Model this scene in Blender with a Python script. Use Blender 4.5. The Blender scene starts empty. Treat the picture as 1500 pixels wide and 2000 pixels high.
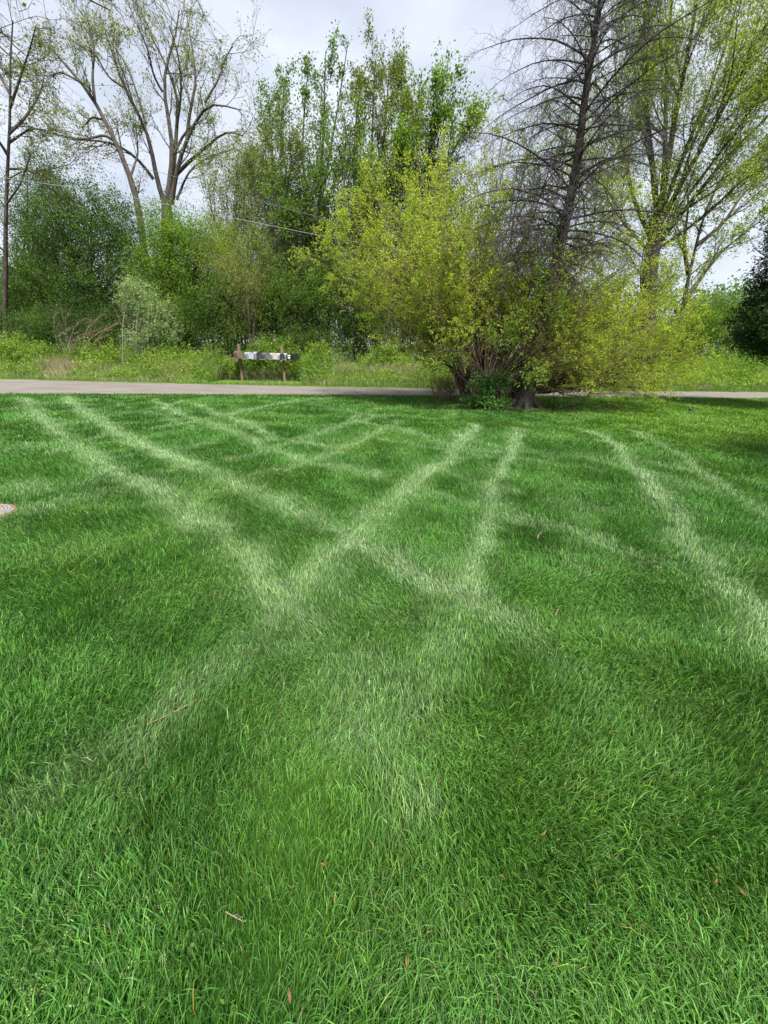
import bpy, math, random
import numpy as np
from mathutils import Matrix, Vector

random.seed(7)
RNG = np.random.default_rng(11)
C = bpy.context.scene.collection

# ------------------------------------------------------------------ camera
H_CAM = 1.6
F_PX = 750.0
PITCH = math.radians(23.4)
ROLL = math.radians(1.2)
CAM = np.array([0.0, 0.0, H_CAM])
_F = np.array([0, math.cos(PITCH), -math.sin(PITCH)])
_R0 = np.array([1.0, 0, 0]); _U0 = np.array([0, math.sin(PITCH), math.cos(PITCH)])
_R = _R0*math.cos(ROLL) + _U0*math.sin(ROLL)
_U = -_R0*math.sin(ROLL) + _U0*math.cos(ROLL)
cd = bpy.data.cameras.new('camera')
cd.sensor_fit = 'VERTICAL'; cd.sensor_height = 24.0; cd.lens = 24.0*F_PX/2000.0
cd.clip_start = 0.05; cd.clip_end = 2000
cam = bpy.data.objects.new('camera', cd); C.objects.link(cam)
m = Matrix.Identity(4)
for i in range(3):
    m[i][0] = _R[i]; m[i][1] = _U[i]; m[i][2] = -_F[i]; m[i][3] = CAM[i]
cam.matrix_world = m
bpy.context.scene.camera = cam

# ------------------------------------------------------------------ light
SUN_ELEV = math.radians(60)
SUN_AZ = math.radians(160)      # measured from +Y towards +X: where the sun stands
sd = bpy.data.lights.new('sun', 'SUN'); sd.energy = 3.9; sd.angle = math.radians(9.0); sd.color = (1.0, 0.955, 0.87)
sun = bpy.data.objects.new('sun', sd); C.objects.link(sun)
sv = Vector((math.sin(SUN_AZ)*math.cos(SUN_ELEV), math.cos(SUN_AZ)*math.cos(SUN_ELEV), math.sin(SUN_ELEV)))
sun.rotation_euler = sv.to_track_quat('Z', 'Y').to_euler()
w = bpy.data.worlds.new('World'); bpy.context.scene.world = w; w.use_nodes = True
nt = w.node_tree; nt.nodes.clear()
sky = nt.nodes.new('ShaderNodeTexSky'); sky.sky_type = 'NISHITA'; sky.sun_disc = False
sky.sun_elevation = SUN_ELEV; sky.sun_rotation = SUN_AZ
b1 = nt.nodes.new('ShaderNodeBackground'); b1.inputs[1].default_value = 0.10
nt.links.new(sky.outputs[0], b1.inputs[0])
tc = nt.nodes.new('ShaderNodeTexCoord'); mp = nt.nodes.new('ShaderNodeMapping')
mp.inputs['Scale'].default_value = (1.0, 1.0, 2.2)
nz = nt.nodes.new('ShaderNodeTexNoise'); nz.inputs['Scale'].default_value = 3.4; nz.inputs['Detail'].default_value = 4; nz.inputs['Roughness'].default_value = 0.5
rp = nt.nodes.new('ShaderNodeValToRGB')
rp.color_ramp.elements[0].position = 0.30; rp.color_ramp.elements[0].color = (0.54, 0.59, 0.70, 1)
rp.color_ramp.elements[1].position = 0.66; rp.color_ramp.elements[1].color = (0.82, 0.87, 0.97, 1)
b2 = nt.nodes.new('ShaderNodeBackground'); b2.inputs[1].default_value = 0.57
mx = nt.nodes.new('ShaderNodeMixShader'); mx.inputs[0].default_value = 0.88
out = nt.nodes.new('ShaderNodeOutputWorld')
nt.links.new(tc.outputs['Generated'], mp.inputs[0]); nt.links.new(mp.outputs[0], nz.inputs[0])
nt.links.new(nz.outputs[0], rp.inputs[0]); nt.links.new(rp.outputs[0], b2.inputs[0])
nt.links.new(b1.outputs[0], mx.inputs[1]); nt.links.new(b2.outputs[0], mx.inputs[2]); nt.links.new(mx.outputs[0], out.inputs[0])
vs = bpy.context.scene.view_settings
vs.view_transform = 'Standard'; vs.look = 'None'; vs.exposure = 1.12; vs.gamma = 1.0

# ------------------------------------------------------------------ point helpers
def ray(px, py):
    return _F + (px-750.0)/F_PX*_R + (1000.0-py)/F_PX*_U
def P(px, py, Y):                      # the point on this sight line that stands Y metres ahead
    d = ray(px, py); return CAM + d*(Y/d[1])
def G(px, py, z=0.0):                  # the point where this sight line meets the ground
    d = ray(px, py); return CAM + d*((z-H_CAM)/d[2])
def mpp(px, py, Y):                    # metres per photo pixel there
    d = ray(px, py); return (Y/d[1])/F_PX

# ------------------------------------------------------------------ noise
_NG = np.random.default_rng(5).random((256, 256))
def vnoise(x, y):
    xi = np.floor(x).astype(int); yi = np.floor(y).astype(int)
    fx = x-xi; fy = y-yi; fx = fx*fx*(3-2*fx); fy = fy*fy*(3-2*fy)
    a = _NG[xi & 255, yi & 255]; b = _NG[(xi+1) & 255, yi & 255]
    c = _NG[xi & 255, (yi+1) & 255]; d = _NG[(xi+1) & 255, (yi+1) & 255]
    return (a*(1-fx)+b*fx)*(1-fy) + (c*(1-fx)+d*fx)*fy
def fbm(x, y, o=3):
    s = 0; a = 0.5; t = 0
    for k in range(o):
        s = s + a*vnoise(x*2**k+17*k, y*2**k+31*k); t += a; a *= 0.5
    return s/t

# ------------------------------------------------------------------ mesh helpers
def make_mesh(name, verts, faces, mats, attrs=None, smooth=False, mat_idx=None):
    """faces: list of int arrays (n,k)"""
    me = bpy.data.meshes.new(name)
    verts = np.ascontiguousarray(verts, dtype=np.float32)
    faces = [np.asarray(f, dtype=np.int32) for f in faces if len(f)]
    me.vertices.add(len(verts)); me.vertices.foreach_set('co', verts.ravel())
    nl = sum(f.size for f in faces); npoly = sum(len(f) for f in faces)
    me.loops.add(nl); me.polygons.add(npoly)
    me.loops.foreach_set('vertex_index', np.concatenate([f.ravel() for f in faces]))
    starts = []; o = 0
    for f in faces:
        starts.append(o+np.arange(len(f), dtype=np.int32)*f.shape[1]); o += f.size
    me.polygons.foreach_set('loop_start', np.concatenate(starts).astype(np.int32))
    if smooth: me.polygons.foreach_set('use_smooth', np.ones(npoly, dtype=bool))
    if mat_idx is not None: me.polygons.foreach_set('material_index', mat_idx.astype(np.int32))
    for mm in (mats if isinstance(mats, (list, tuple)) else [mats]): me.materials.append(mm)
    if attrs:
        for k, v in attrs.items():
            if v.ndim == 1:
                a = me.attributes.new(k, 'FLOAT', 'POINT'); a.data.foreach_set('value', v.astype(np.float32))
            else:
                a = me.attributes.new(k, 'FLOAT_COLOR', 'POINT')
                vv = np.ones((len(v), 4), np.float32); vv[:, :3] = v; a.data.foreach_set('color', vv.ravel())
    me.update(calc_edges=True)
    return me
def link(name, me, parent=None):
    o = bpy.data.objects.new(name, me); C.objects.link(o)
    if parent is not None: o.parent = parent
    return o
def tag(o, label=None, cat=None, group=None, kind=None):
    if label: o['label'] = label
    if cat: o['category'] = cat
    if group: o['group'] = group
    if kind: o['kind'] = kind
    return o
def empty(name, loc, label, cat, group=None):
    o = bpy.data.objects.new(name, None); C.objects.link(o); o.location = Vector([float(v) for v in loc])
    o.empty_display_size = 0.2
    return tag(o, label, cat, group)

class MB:                              # collects simple solids into one mesh
    def __init__(s): s.v = []; s.f = []; s.mi = []
    def add(s, vs_, fs_, mi=0):
        b = len(s.v); s.v += [tuple(map(float, p)) for p in vs_]
        s.f += [tuple(i+b for i in f) for f in fs_]; s.mi += [mi]*len(fs_)
    def box(s, c, d, M=None, mi=0):
        x, y, z = d[0]/2, d[1]/2, d[2]/2
        pts = [(-x,-y,-z),(x,-y,-z),(x,y,-z),(-x,y,-z),(-x,-y,z),(x,-y,z),(x,y,z),(-x,y,z)]
        if M is not None: pts = [tuple(M @ Vector(p)) for p in pts]
        pts = [(p[0]+c[0], p[1]+c[1], p[2]+c[2]) for p in pts]
        s.add(pts, [(0,3,2,1),(4,5,6,7),(0,1,5,4),(1,2,6,5),(2,3,7,6),(3,0,4,7)], mi)
    def beam(s, a, b, w_, h_, mi=0):
        a = Vector(a); b = Vector(b); d = b-a
        q = d.to_track_quat('X', 'Z').to_matrix()
        s.box((a+b)/2, (d.length, w_, h_), q, mi)
    def prism(s, prof, x0, x1, mi=0):      # prof: (y,z) loop swept along x
        n = len(prof)
        vs_ = [(x0, y, z) for y, z in prof]+[(x1, y, z) for y, z in prof]
        fs_ = [tuple(range(n))[::-1], tuple(range(n, 2*n))]+[(i, (i+1) % n, n+(i+1) % n, n+i) for i in range(n)]
        s.add(vs_, fs_, mi)
    def tube(s, pts, rad, k=8, mi=0):
        pts = [Vector(p) for p in pts]; base = len(s.v); n = len(pts)
        vv = []
        for i, p in enumerate(pts):
            t = (pts[min(i+1, n-1)]-pts[max(i-1, 0)]).normalized()
            a = t.orthogonal().normalized() if i == 0 else (ua-t*ua.dot(t)).normalized()
            ua = a; b = t.cross(a); r = rad[i] if hasattr(rad, '__len__') else rad
            for j in range(k):
                an = 2*math.pi*j/k; vv.append(p+(a*math.cos(an)+b*math.sin(an))*r)
        ff = [(i*k+j, i*k+(j+1) % k, (i+1)*k+(j+1) % k, (i+1)*k+j) for i in range(n-1) for j in range(k)]
        ff += [tuple(range(k))[::-1], tuple(range((n-1)*k, n*k))]
        s.add(vv, ff, mi)
    def build(s, name, mats, parent=None, bevel=0, smooth=False):
        me = bpy.data.meshes.new(name); me.from_pydata(s.v, [], s.f)
        for mm in (mats if isinstance(mats, (list, tuple)) else [mats]): me.materials.append(mm)
        me.polygons.foreach_set('material_index', s.mi)
        if smooth: me.polygons.foreach_set('use_smooth', [True]*len(s.f))
        me.update(); o = link(name, me, parent)
        if bevel:
            b = o.modifiers.new('bevel', 'BEVEL'); b.width = bevel; b.segments = 2; b.limit_method = 'ANGLE'
        return o

# ------------------------------------------------------------------ materials
def new_mat(name):
    m_ = bpy.data.materials.new(name); m_.use_nodes = True; n = m_.node_tree; n.nodes.clear()
    o = n.nodes.new('ShaderNodeOutputMaterial'); return m_, n, o
def leaf_mat(name, col, col2, col3=None, trans=0.45, nscale=0.9, rough=0.62):
    m_, n, o = new_mat(name)
    at = n.nodes.new('ShaderNodeAttribute'); at.attribute_name = 'tint'
    geo = n.nodes.new('ShaderNodeTexCoord')
    nz_ = n.nodes.new('ShaderNodeTexNoise'); nz_.inputs['Scale'].default_value = nscale; nz_.inputs['Detail'].default_value = 3
    n.links.new(geo.outputs['Object'], nz_.inputs[0])
    ad = n.nodes.new('ShaderNodeMath'); ad.operation = 'MULTIPLY_ADD'
    n.links.new(at.outputs['Fac'], ad.inputs[0]); ad.inputs[1].default_value = 0.50; ad.inputs[2].default_value = -0.25
    ad2 = n.nodes.new('ShaderNodeMath'); ad2.operation = 'ADD'
    n.links.new(ad.outputs[0], ad2.inputs[0]); n.links.new(nz_.outputs[0], ad2.inputs[1])
    r = n.nodes.new('ShaderNodeValToRGB')
    r.color_ramp.elements[0].position = 0.22; r.color_ramp.elements[0].color = (*col, 1)
    r.color_ramp.elements[1].position = 0.62; r.color_ramp.elements[1].color = (*col2, 1)
    if col3:
        e = r.color_ramp.elements.new(0.88); e.color = (*col3, 1)
    n.links.new(ad2.outputs[0], r.inputs[0])
    p = n.nodes.new('ShaderNodeBsdfPrincipled'); p.inputs['Roughness'].default_value = rough
    p.inputs['Specular IOR Level'].default_value = 0.22
    n.links.new(r.outputs[0], p.inputs['Base Color'])
    t = n.nodes.new('ShaderNodeBsdfTranslucent')
    hs = n.nodes.new('ShaderNodeMix'); hs.data_type = 'RGBA'; hs.blend_type = 'MULTIPLY'; hs.inputs[0].default_value = 1
    n.links.new(r.outputs[0], hs.inputs[6]); hs.inputs[7].default_value = (1.35, 1.4, 0.55, 1)
    n.links.new(hs.outputs[2], t.inputs[0])
    ms = n.nodes.new('ShaderNodeMixShader'); ms.inputs[0].default_value = trans
    n.links.new(p.outputs[0], ms.inputs[1]); n.links.new(t.outputs[0], ms.inputs[2]); n.links.new(ms.outputs[0], o.inputs[0])
    return m_
def noisy_mat(name, c1, c2, scale=8, rough=0.85, bump=0.3, stretch=(1, 1, 1), metallic=0, detail=5, c3=None):
    m_, n, o = new_mat(name)
    geo = n.nodes.new('ShaderNodeTexCoord'); mp_ = n.nodes.new('ShaderNodeMapping'); mp_.inputs['Scale'].default_value = stretch
    nz_ = n.nodes.new('ShaderNodeTexNoise'); nz_.inputs['Scale'].default_value = scale; nz_.inputs['Detail'].default_value = detail
    nz_.inputs['Roughness'].default_value = 0.65
    n.links.new(geo.outputs['Object'], mp_.inputs[0]); n.links.new(mp_.outputs[0], nz_.inputs[0])
    r = n.nodes.new('ShaderNodeValToRGB')
    r.color_ramp.elements[0].position = 0.35; r.color_ramp.elements[0].color = (*c1, 1)
    r.color_ramp.elements[1].position = 0.65; r.color_ramp.elements[1].color = (*c2, 1)
    if c3:
        e = r.color_ramp.elements.new(0.75); e.color = (*c3, 1)
    n.links.new(nz_.outputs[0], r.inputs[0])
    p = n.nodes.new('ShaderNodeBsdfPrincipled'); p.inputs['Roughness'].default_value = rough; p.inputs['Metallic'].default_value = metallic
    p.inputs['Specular IOR Level'].default_value = 0.3
    n.links.new(r.outputs[0], p.inputs['Base Color'])
    if bump:
        bp = n.nodes.new('ShaderNodeBump'); bp.inputs['Strength'].default_value = bump; bp.inputs['Distance'].default_value = 0.02
        n.links.new(nz_.outputs[0], bp.inputs['Height']); n.links.new(bp.outputs[0], p.inputs['Normal'])
    n.links.new(p.outputs[0], o.inputs[0])
    return m_
def attr_mat(name, rough=0.45, trans=0.3, spec=0.5, noise=0.0):
    m_, n, o = new_mat(name)
    at = n.nodes.new('ShaderNodeAttribute'); at.attribute_name = 'Col'
    src = at.outputs['Color']
    if noise:
        geo = n.nodes.new('ShaderNodeTexCoord')
        nz_ = n.nodes.new('ShaderNodeTexNoise'); nz_.inputs['Scale'].default_value = noise; nz_.inputs['Detail'].default_value = 4; nz_.inputs['Roughness'].default_value = 0.8
        n.links.new(geo.outputs['Object'], nz_.inputs[0])
        mr = n.nodes.new('ShaderNodeMapRange'); mr.inputs[1].default_value = 0.3; mr.inputs[2].default_value = 0.7; mr.inputs[3].default_value = 0.4; mr.inputs[4].default_value = 1.5
        n.links.new(nz_.outputs[0], mr.inputs[0])
        mu = n.nodes.new('ShaderNodeMix'); mu.data_type = 'RGBA'; mu.blend_type = 'MULTIPLY'; mu.inputs[0].default_value = 1
        n.links.new(src, mu.inputs[6]); n.links.new(mr.outputs[0], mu.inputs[7]); src = mu.outputs[2]
    p = n.nodes.new('ShaderNodeBsdfPrincipled'); p.inputs['Roughness'].default_value = rough
    p.inputs['Specular IOR Level'].default_value = spec
    n.links.new(src, p.inputs['Base Color'])
    if trans:
        t = n.nodes.new('ShaderNodeBsdfTranslucent'); n.links.new(src, t.inputs[0])
        ms = n.nodes.new('ShaderNodeMixShader'); ms.inputs[0].default_value = trans
        n.links.new(p.outputs[0], ms.inputs[1]); n.links.new(t.outputs[0], ms.inputs[2]); n.links.new(ms.outputs[0], o.inputs[0])
    else: n.links.new(p.outputs[0], o.inputs[0])
    return m_

M = {}
M['bark_grey'] = noisy_mat('bark_grey', (0.035, 0.03, 0.026), (0.11, 0.096, 0.083), 14, 0.95, 0.8, (1, 1, 0.25))
M['bark_brown'] = noisy_mat('bark_brown', (0.05, 0.035, 0.028), (0.16, 0.11, 0.085), 14, 0.95, 0.8, (1, 1, 0.25))
M['bark_dark'] = noisy_mat('bark_dark', (0.018, 0.015, 0.014), (0.075, 0.062, 0.056), 22, 0.95, 1.0, (1, 1, 0.4))
M['bark_dead'] = noisy_mat('bark_dead', (0.045, 0.040, 0.040), (0.11, 0.10, 0.10), 9, 0.95, 0.5)
M['bark_red'] = noisy_mat('bark_red', (0.15, 0.09, 0.055), (0.32, 0.20, 0.12), 9, 0.9, 0.5)
M['bark_pale'] = noisy_mat('bark_pale', (0.10, 0.09, 0.07), (0.26, 0.23, 0.18), 9, 0.9, 0.5)
M['lf_sparse'] = leaf_mat('leaf_sparse', (0.13, 0.17, 0.05), (0.24, 0.29, 0.09), (0.34, 0.38, 0.15), 0.5)
M['lf_olive'] = leaf_mat('leaf_olive', (0.085, 0.12, 0.028), (0.18, 0.225, 0.052), (0.29, 0.33, 0.09), 0.56, 0.5)
M['lf_green'] = leaf_mat('leaf_green', (0.06, 0.12, 0.025), (0.14, 0.24, 0.05), (0.25, 0.36, 0.09), 0.56, 0.5)
M['lf_dark'] = leaf_mat('leaf_dark', (0.034, 0.078, 0.017), (0.085, 0.165, 0.032), (0.19, 0.30, 0.06), 0.52, 0.5)
M['lf_bright'] = leaf_mat('leaf_bright', (0.075, 0.145, 0.015), (0.16, 0.28, 0.03), (0.28, 0.42, 0.06), 0.5)
M['lf_yellow'] = leaf_mat('leaf_yellow', (0.19, 0.255, 0.035), (0.34, 0.425, 0.06), (0.49, 0.58, 0.12), 0.62, 0.7)
M['lf_silver'] = leaf_mat('leaf_silver', (0.14, 0.24, 0.09), (0.28, 0.39, 0.17), (0.44, 0.53, 0.28), 0.4)
M['lf_willow'] = leaf_mat('leaf_willow', (0.17, 0.24, 0.035), (0.29, 0.38, 0.065), (0.40, 0.49, 0.12), 0.55)
M['lf_conifer'] = leaf_mat('leaf_conifer', (0.012, 0.034, 0.009), (0.03, 0.075, 0.018), (0.06, 0.125, 0.028), 0.2)
M['lf_weed'] = leaf_mat('leaf_weed', (0.11, 0.22, 0.035), (0.28, 0.42, 0.075), (0.50, 0.58, 0.14), 0.52, 0.6)
M['lf_vine'] = leaf_mat('leaf_vine', (0.03, 0.11, 0.015), (0.07, 0.21, 0.03), (0.13, 0.32, 0.05), 0.4)
M['blade'] = attr_mat('grass_blade', 0.5, 0.3, 0.35)
M['turf'] = attr_mat('turf', 0.95, 0, 0.05, noise=45)
M['soil'] = noisy_mat('soil', (0.025, 0.03, 0.014), (0.06, 0.07, 0.03), 2.5, 1.0, 0.4)
M['gravel'] = noisy_mat('gravel', (0.155, 0.135, 0.122), (0.225, 0.20, 0.183), 60, 0.95, 0.6, detail=8, c3=(0.28, 0.25, 0.235))
def gravel():
    n = M['gravel'].node_tree; p = [k for k in n.nodes if k.type == 'BSDF_PRINCIPLED'][0]; src = p.inputs['Base Color'].links[0].from_socket
    tcn = n.nodes.new('ShaderNodeTexCoord'); mp_ = n.nodes.new('ShaderNodeMapping'); mp_.inputs['Scale'].default_value = (0.35, 1.6, 1)
    z = n.nodes.new('ShaderNodeTexNoise'); z.inputs['Scale'].default_value = 1.6; z.inputs['Detail'].default_value = 6; z.inputs['Roughness'].default_value = 0.7
    mr = n.nodes.new('ShaderNodeMapRange'); mr.inputs[1].default_value = 0.3; mr.inputs[2].default_value = 0.7; mr.inputs[3].default_value = 0.72; mr.inputs[4].default_value = 1.2
    mu = n.nodes.new('ShaderNodeMix'); mu.data_type = 'RGBA'; mu.blend_type = 'MULTIPLY'; mu.inputs[0].default_value = 1
    n.links.new(tcn.outputs['Object'], mp_.inputs[0]); n.links.new(mp_.outputs[0], z.inputs[0]); n.links.new(z.outputs[0], mr.inputs[0])
    n.links.new(src, mu.inputs[6]); n.links.new(mr.outputs[0], mu.inputs[7]); n.links.new(mu.outputs[2], p.inputs['Base Color'])
gravel()
M['wood_post'] = noisy_mat('wood_post', (0.12, 0.085, 0.05), (0.25, 0.19, 0.12), 10, 0.9, 0.4, (4, 4, 0.5))
M['wood_board'] = noisy_mat('wood_board', (0.13, 0.10, 0.07), (0.24, 0.20, 0.15), 10, 0.9, 0.4, (0.5, 4, 4))

# ------------------------------------------------------------------ branch growth (vectorised)
class Wood:
    def __init__(s): s.b = []
    def add(s, pts, rad, k):
        if len(pts): s.b.append((pts, rad, k))
    def arrays(s):
        V = []; Fq = []; o = 0
        for pts, rad, k in s.b:
            N, n, _ = pts.shape
            t = np.empty_like(pts); t[:, 1:-1] = pts[:, 2:]-pts[:, :-2]; t[:, 0] = pts[:, 1]-pts[:, 0]; t[:, -1] = pts[:, -1]-pts[:, -2]
            t /= np.linalg.norm(t, axis=2, keepdims=True)+1e-9
            ref = np.where(np.abs(t[:, :1, 2:3]) > 0.9, np.array([1.0, 0, 0]), np.array([0, 0, 1.0]))
            a = np.cross(t, np.broadcast_to(ref, t.shape)); a /= np.linalg.norm(a, axis=2, keepdims=True)+1e-9
            b = np.cross(t, a)
            an = np.arange(k)*2*math.pi/k
            ring = pts[:, :, None, :] + rad[:, :, None, None]*(a[:, :, None, :]*np.cos(an)[None, None, :, None]+b[:, :, None, :]*np.sin(an)[None, None, :, None])
            V.append(ring.reshape(-1, 3))
            i = np.arange(N)[:, None, None]*(n*k); r = np.arange(n-1)[None, :, None]*k; j = np.arange(k)[None, None, :]; j2 = (j+1) % k
            f = np.stack([i+r+j, i+r+j2, i+r+k+j2, i+r+k+j], axis=-1).reshape(-1, 4)+o
            Fq.append(f); o += N*n*k
        return np.concatenate(V), np.concatenate(Fq)

def unit(v): return v/(np.linalg.norm(v, axis=-1, keepdims=True)+1e-9)
def resample(pts, n):
    pts = np.asarray(pts, float); d = np.r_[0, np.cumsum(np.linalg.norm(np.diff(pts, axis=0), axis=1))]
    # smooth (Catmull-like) by linear resample then blur
    t = np.linspace(0, d[-1], n); q = np.stack([np.interp(t, d, pts[:, i]) for i in range(3)], 1)
    for _ in range(1):
        q[1:-1] = 0.25*q[:-2]+0.5*q[1:-1]+0.25*q[2:]
    return q
def spawn(pts, rad, m_, t0=0.3, t1=1.0, ang=(25, 60), ln=0.5, lvar=0.35, n=6, wob=0.15, trop=(0, 0, 0.1), rr=0.5, taper=0.25, rmin=0.0015, sidef=None, lprof=None, length_rel=True, g=RNG, rmax=1.0):
    """children of a set of branches pts (N,n0,3) rad (N,n0)"""
    N, n0, _ = pts.shape
    idx = np.repeat(np.arange(N), m_); K = len(idx)
    t = t0+(t1-t0)*((np.tile(np.arange(m_), N)+g.random(K))/m_)
    u = np.clip(t, 0, 0.9999)*(n0-1); i = u.astype(int); f = (u-i)[:, None]
    o = pts[idx, i]*(1-f)+pts[idx, i+1]*f
    pr = rad[idx, i]*(1-f[:, 0])+rad[idx, i+1]*f[:, 0]
    tan = unit(pts[idx, i+1]-pts[idx, i])
    rv = g.normal(size=(K, 3))
    if sidef is not None: rv = rv*np.array(sidef)
    perp = unit(np.cross(tan, rv)) if sidef is None else unit(rv-tan*(rv*tan).sum(1, keepdims=True))
    a = np.radians(g.uniform(ang[0], ang[1], K))[:, None]
    d = tan*np.cos(a)+perp*np.sin(a)
    plen = np.linalg.norm(np.diff(pts, axis=1), axis=2).sum(1)[idx]
    L = (plen if length_rel else 1.0)*ln*(1+lvar*g.uniform(-1, 1, K))
    if lprof is not None: L = L*lprof(t)
    st = (L/(n-1))[:, None]
    q = np.empty((K, n, 3)); q[:, 0] = o
    tr = np.array(trop)
    for k in range(1, n):
        q[:, k] = q[:, k-1]+d*st
        d = unit(d+wob*g.normal(size=(K, 3))+tr)
    r0 = np.minimum(np.maximum(pr*rr, rmin), rmax)[:, None]
    r = r0*(1-(1-taper)*np.linspace(0, 1, n)[None, :])
    return q, r
def leaves_on(pts, per, size, jitter=0.04, up=0.5, aspect=0.55, t0=0.2, g=RNG, droop=0.0, svar=0.4):
    N, n0, _ = pts.shape
    idx = np.repeat(np.arange(N), per); K = len(idx)
    u = np.clip(t0+(1-t0)*g.random(K), 0, 0.9999)*(n0-1); i = u.astype(int); f = (u-i)[:, None]
    o = pts[idx, i]*(1-f)+pts[idx, i+1]*f
    tan = unit(pts[idx, i+1]-pts[idx, i])
    d = unit(tan*0.5+g.normal(size=(K, 3))*0.7+np.array([0, 0, -droop]))
    return leaf_quads(o+g.normal(size=(K, 3))*jitter, d, size*(1+svar*g.uniform(-1, 1, K)), up, aspect, g)
def leaf_quads(o, d, s, up=0.5, aspect=0.55, g=RNG):
    K = len(o)
    nrm = unit(g.normal(size=(K, 3))+np.array([0, 0, up*2]))
    side = unit(np.cross(d, nrm)); s = s[:, None]
    nn = np.cross(side, d)
    v = np.stack([o, o+d*s*0.45+side*s*aspect*0.5+nn*s*0.06, o+d*s-nn*s*0.08, o+d*s*0.45-side*s*aspect*0.5+nn*s*0.06], axis=1)
    return v
def leaf_mesh(name, vlist, mat):
    v = np.concatenate(vlist); K = len(v)
    f = np.arange(K*4).reshape(K, 4)
    tint = np.repeat(RNG.random(K), 4)
    return make_mesh(name, v.reshape(-1, 3), [f], mat, {'tint': tint})

def limb(px, Y, dy=0.0, n=10, r0=0.2, r1=0.03, start3=None):
    """px: list of photo points; Y depth at first point; dy total change of depth along it"""
    k = len(px)
    p = [P(x, y, Y+dy*i/max(1, k-1)) for i, (x, y) in enumerate(px)]
    if start3 is not None: p[0] = np.array(start3)
    q = resample(p, n)
    return q, np.linspace(r0, r1, n)

def tree_obj(name, base, label, cat, woods, twigs, leaves, bark, leafm, group=None, tbark=None):
    base = np.array(base, float)
    root = empty(name, base, label, cat, group)
    if woods is not None and woods.b:
        v, f = woods.arrays(); link('trunk', make_mesh('trunk', v-base, [f], bark, smooth=True), root)
    if twigs is not None and twigs.b:
        v, f = twigs.arrays(); link('twigs', make_mesh('twigs', v-base, [f], tbark or bark, smooth=True), root)
    if leaves:
        me = leaf_mesh('foliage', [l-base for l in leaves], leafm); link('foliage', me, root)
    return root
def copy_tree(o, loc, rz, sc, label=None, group=None):
    c = o.copy(); C.objects.link(c); c.location = Vector([float(v) for v in loc]); c.rotation_euler = (0, 0, rz)
    c.scale = (sc[0], sc[1], sc[2]) if hasattr(sc, '__len__') else (sc, sc, sc)
    if label: c['label'] = label
    if group: c['group'] = group
    for ch in list(o.children):
        d = ch.copy(); C.objects.link(d); d.parent = c
    return c

# dense crown from blobs: ellipsoids given as world (c, r)
def blob_tree(name, base, label, cat, blobs, nclump, per, lsize, leafm, bark, trunks=3, r0=0.06, csize=0.28, shell=0.55, group=None, up=0.6, aspect=0.6, stem_from=None, g=RNG, limbs=10):
    vol = np.array([b[1][0]*b[1][1]*b[1][2] for b in blobs])**(2/3); pr = vol/vol.sum()
    bi = g.choice(len(blobs), nclump, p=pr)
    bc = np.array([b[0] for b in blobs])[bi]; br = np.array([b[1] for b in blobs])[bi]
    dirn = unit(g.normal(size=(nclump, 3))); rad = g.random(nclump)**shell
    lump = 0.82+0.36*fbm(dirn[:, 0]*2.3+bi*7.1+40, dirn[:, 2]*2.3+dirn[:, 1]*1.7+90, 2)
    c = bc+dirn*br*(rad*lump)[:, None]
    ok = c[:, 2] > 0.05; c = c[ok]; K = len(c)
    # twig for each clump pointing outward & up
    out_ = unit(dirn[ok]*np.array([1, 1, 0.6])+np.array([0, 0, 0.35])+g.normal(size=(K, 3))*0.35)
    L = csize*(0.35+1.2*g.random(K)**1.5)[:, None]
    n = 4; q = np.empty((K, n, 3)); q[:, 0] = c-out_*L*1.2
    for k in range(1, n): q[:, k] = q[:, k-1]+unit(out_+g.normal(size=(K, 3))*0.2)*L*0.7
    tw = Wood(); tw.add(q, np.repeat(np.array([[0.006, 0.005, 0.004, 0.002]]), K, 0), 3)
    lv = [leaves_on(q, per, lsize, csize*0.33, up, aspect, 0.1, g)]
    wd = Wood(); base = np.array(base, float)
    P0 = []; R0 = []
    for i in range(limbs):
        b = blobs[g.integers(len(blobs))]; tgt = np.array(b[0])+unit(g.normal(size=3))*np.array(b[1])*0.55
        tgt[2] = max(tgt[2], base[2]+0.6)
        s = base+np.array([g.normal()*0.12*trunks, g.normal()*0.12*trunks, 0])
        mid = s*0.45+tgt*0.55; mid[2] = s[2]*0.4+tgt[2]*0.6; mid[:2] = s[:2]*0.65+tgt[:2]*0.35
        P0.append(resample([s, mid+g.normal(size=3)*0.1, tgt], 9)); R0.append(np.linspace(r0*(0.7+0.6*g.random()), 0.012, 9))
    P0 = np.array(P0); R0 = np.array(R0); wd.add(P0, R0, 6)
    q2, r2 = spawn(P0, R0, 6, 0.35, 1, (25, 60), 0.35, n=5, g=g); wd.add(q2, r2, 4)
    return tree_obj(name, base, label, cat, wd, tw, lv, bark, leafm, group)
def blobs_px(lst, Y):        # (px, py, rx, ry[, dY, rY]) in photo pixels -> world blobs
    o = []
    for b in lst:
        dY = b[4] if len(b) > 4 else 0.0; s = mpp(b[0], b[1], Y+dY)
        rY = b[5] if len(b) > 5 else b[2]*s*0.9
        o.append((P(b[0], b[1], Y+dY), np.array([b[2]*s, rY, b[3]*s])))
    return o
def gbase(px, Y): p = P(px, 700, Y); return np.array([p[0], Y, 0.0])

# ================================================================== GROUND
def ground_sheet(name, pts, mat, z, kind='structure'):
    me = bpy.data.meshes.new(name); me.from_pydata([(float(p[0]), float(p[1]), z) for p in pts], [], [tuple(range(len(pts)))])
    me.materials.append(mat); me.update(); o = link(name, me); o['kind'] = kind; return o
ground_sheet('ground', [(-400, -100), (400, -100), (400, 800), (-400, 800)], M['soil'], -0.03)

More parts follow.
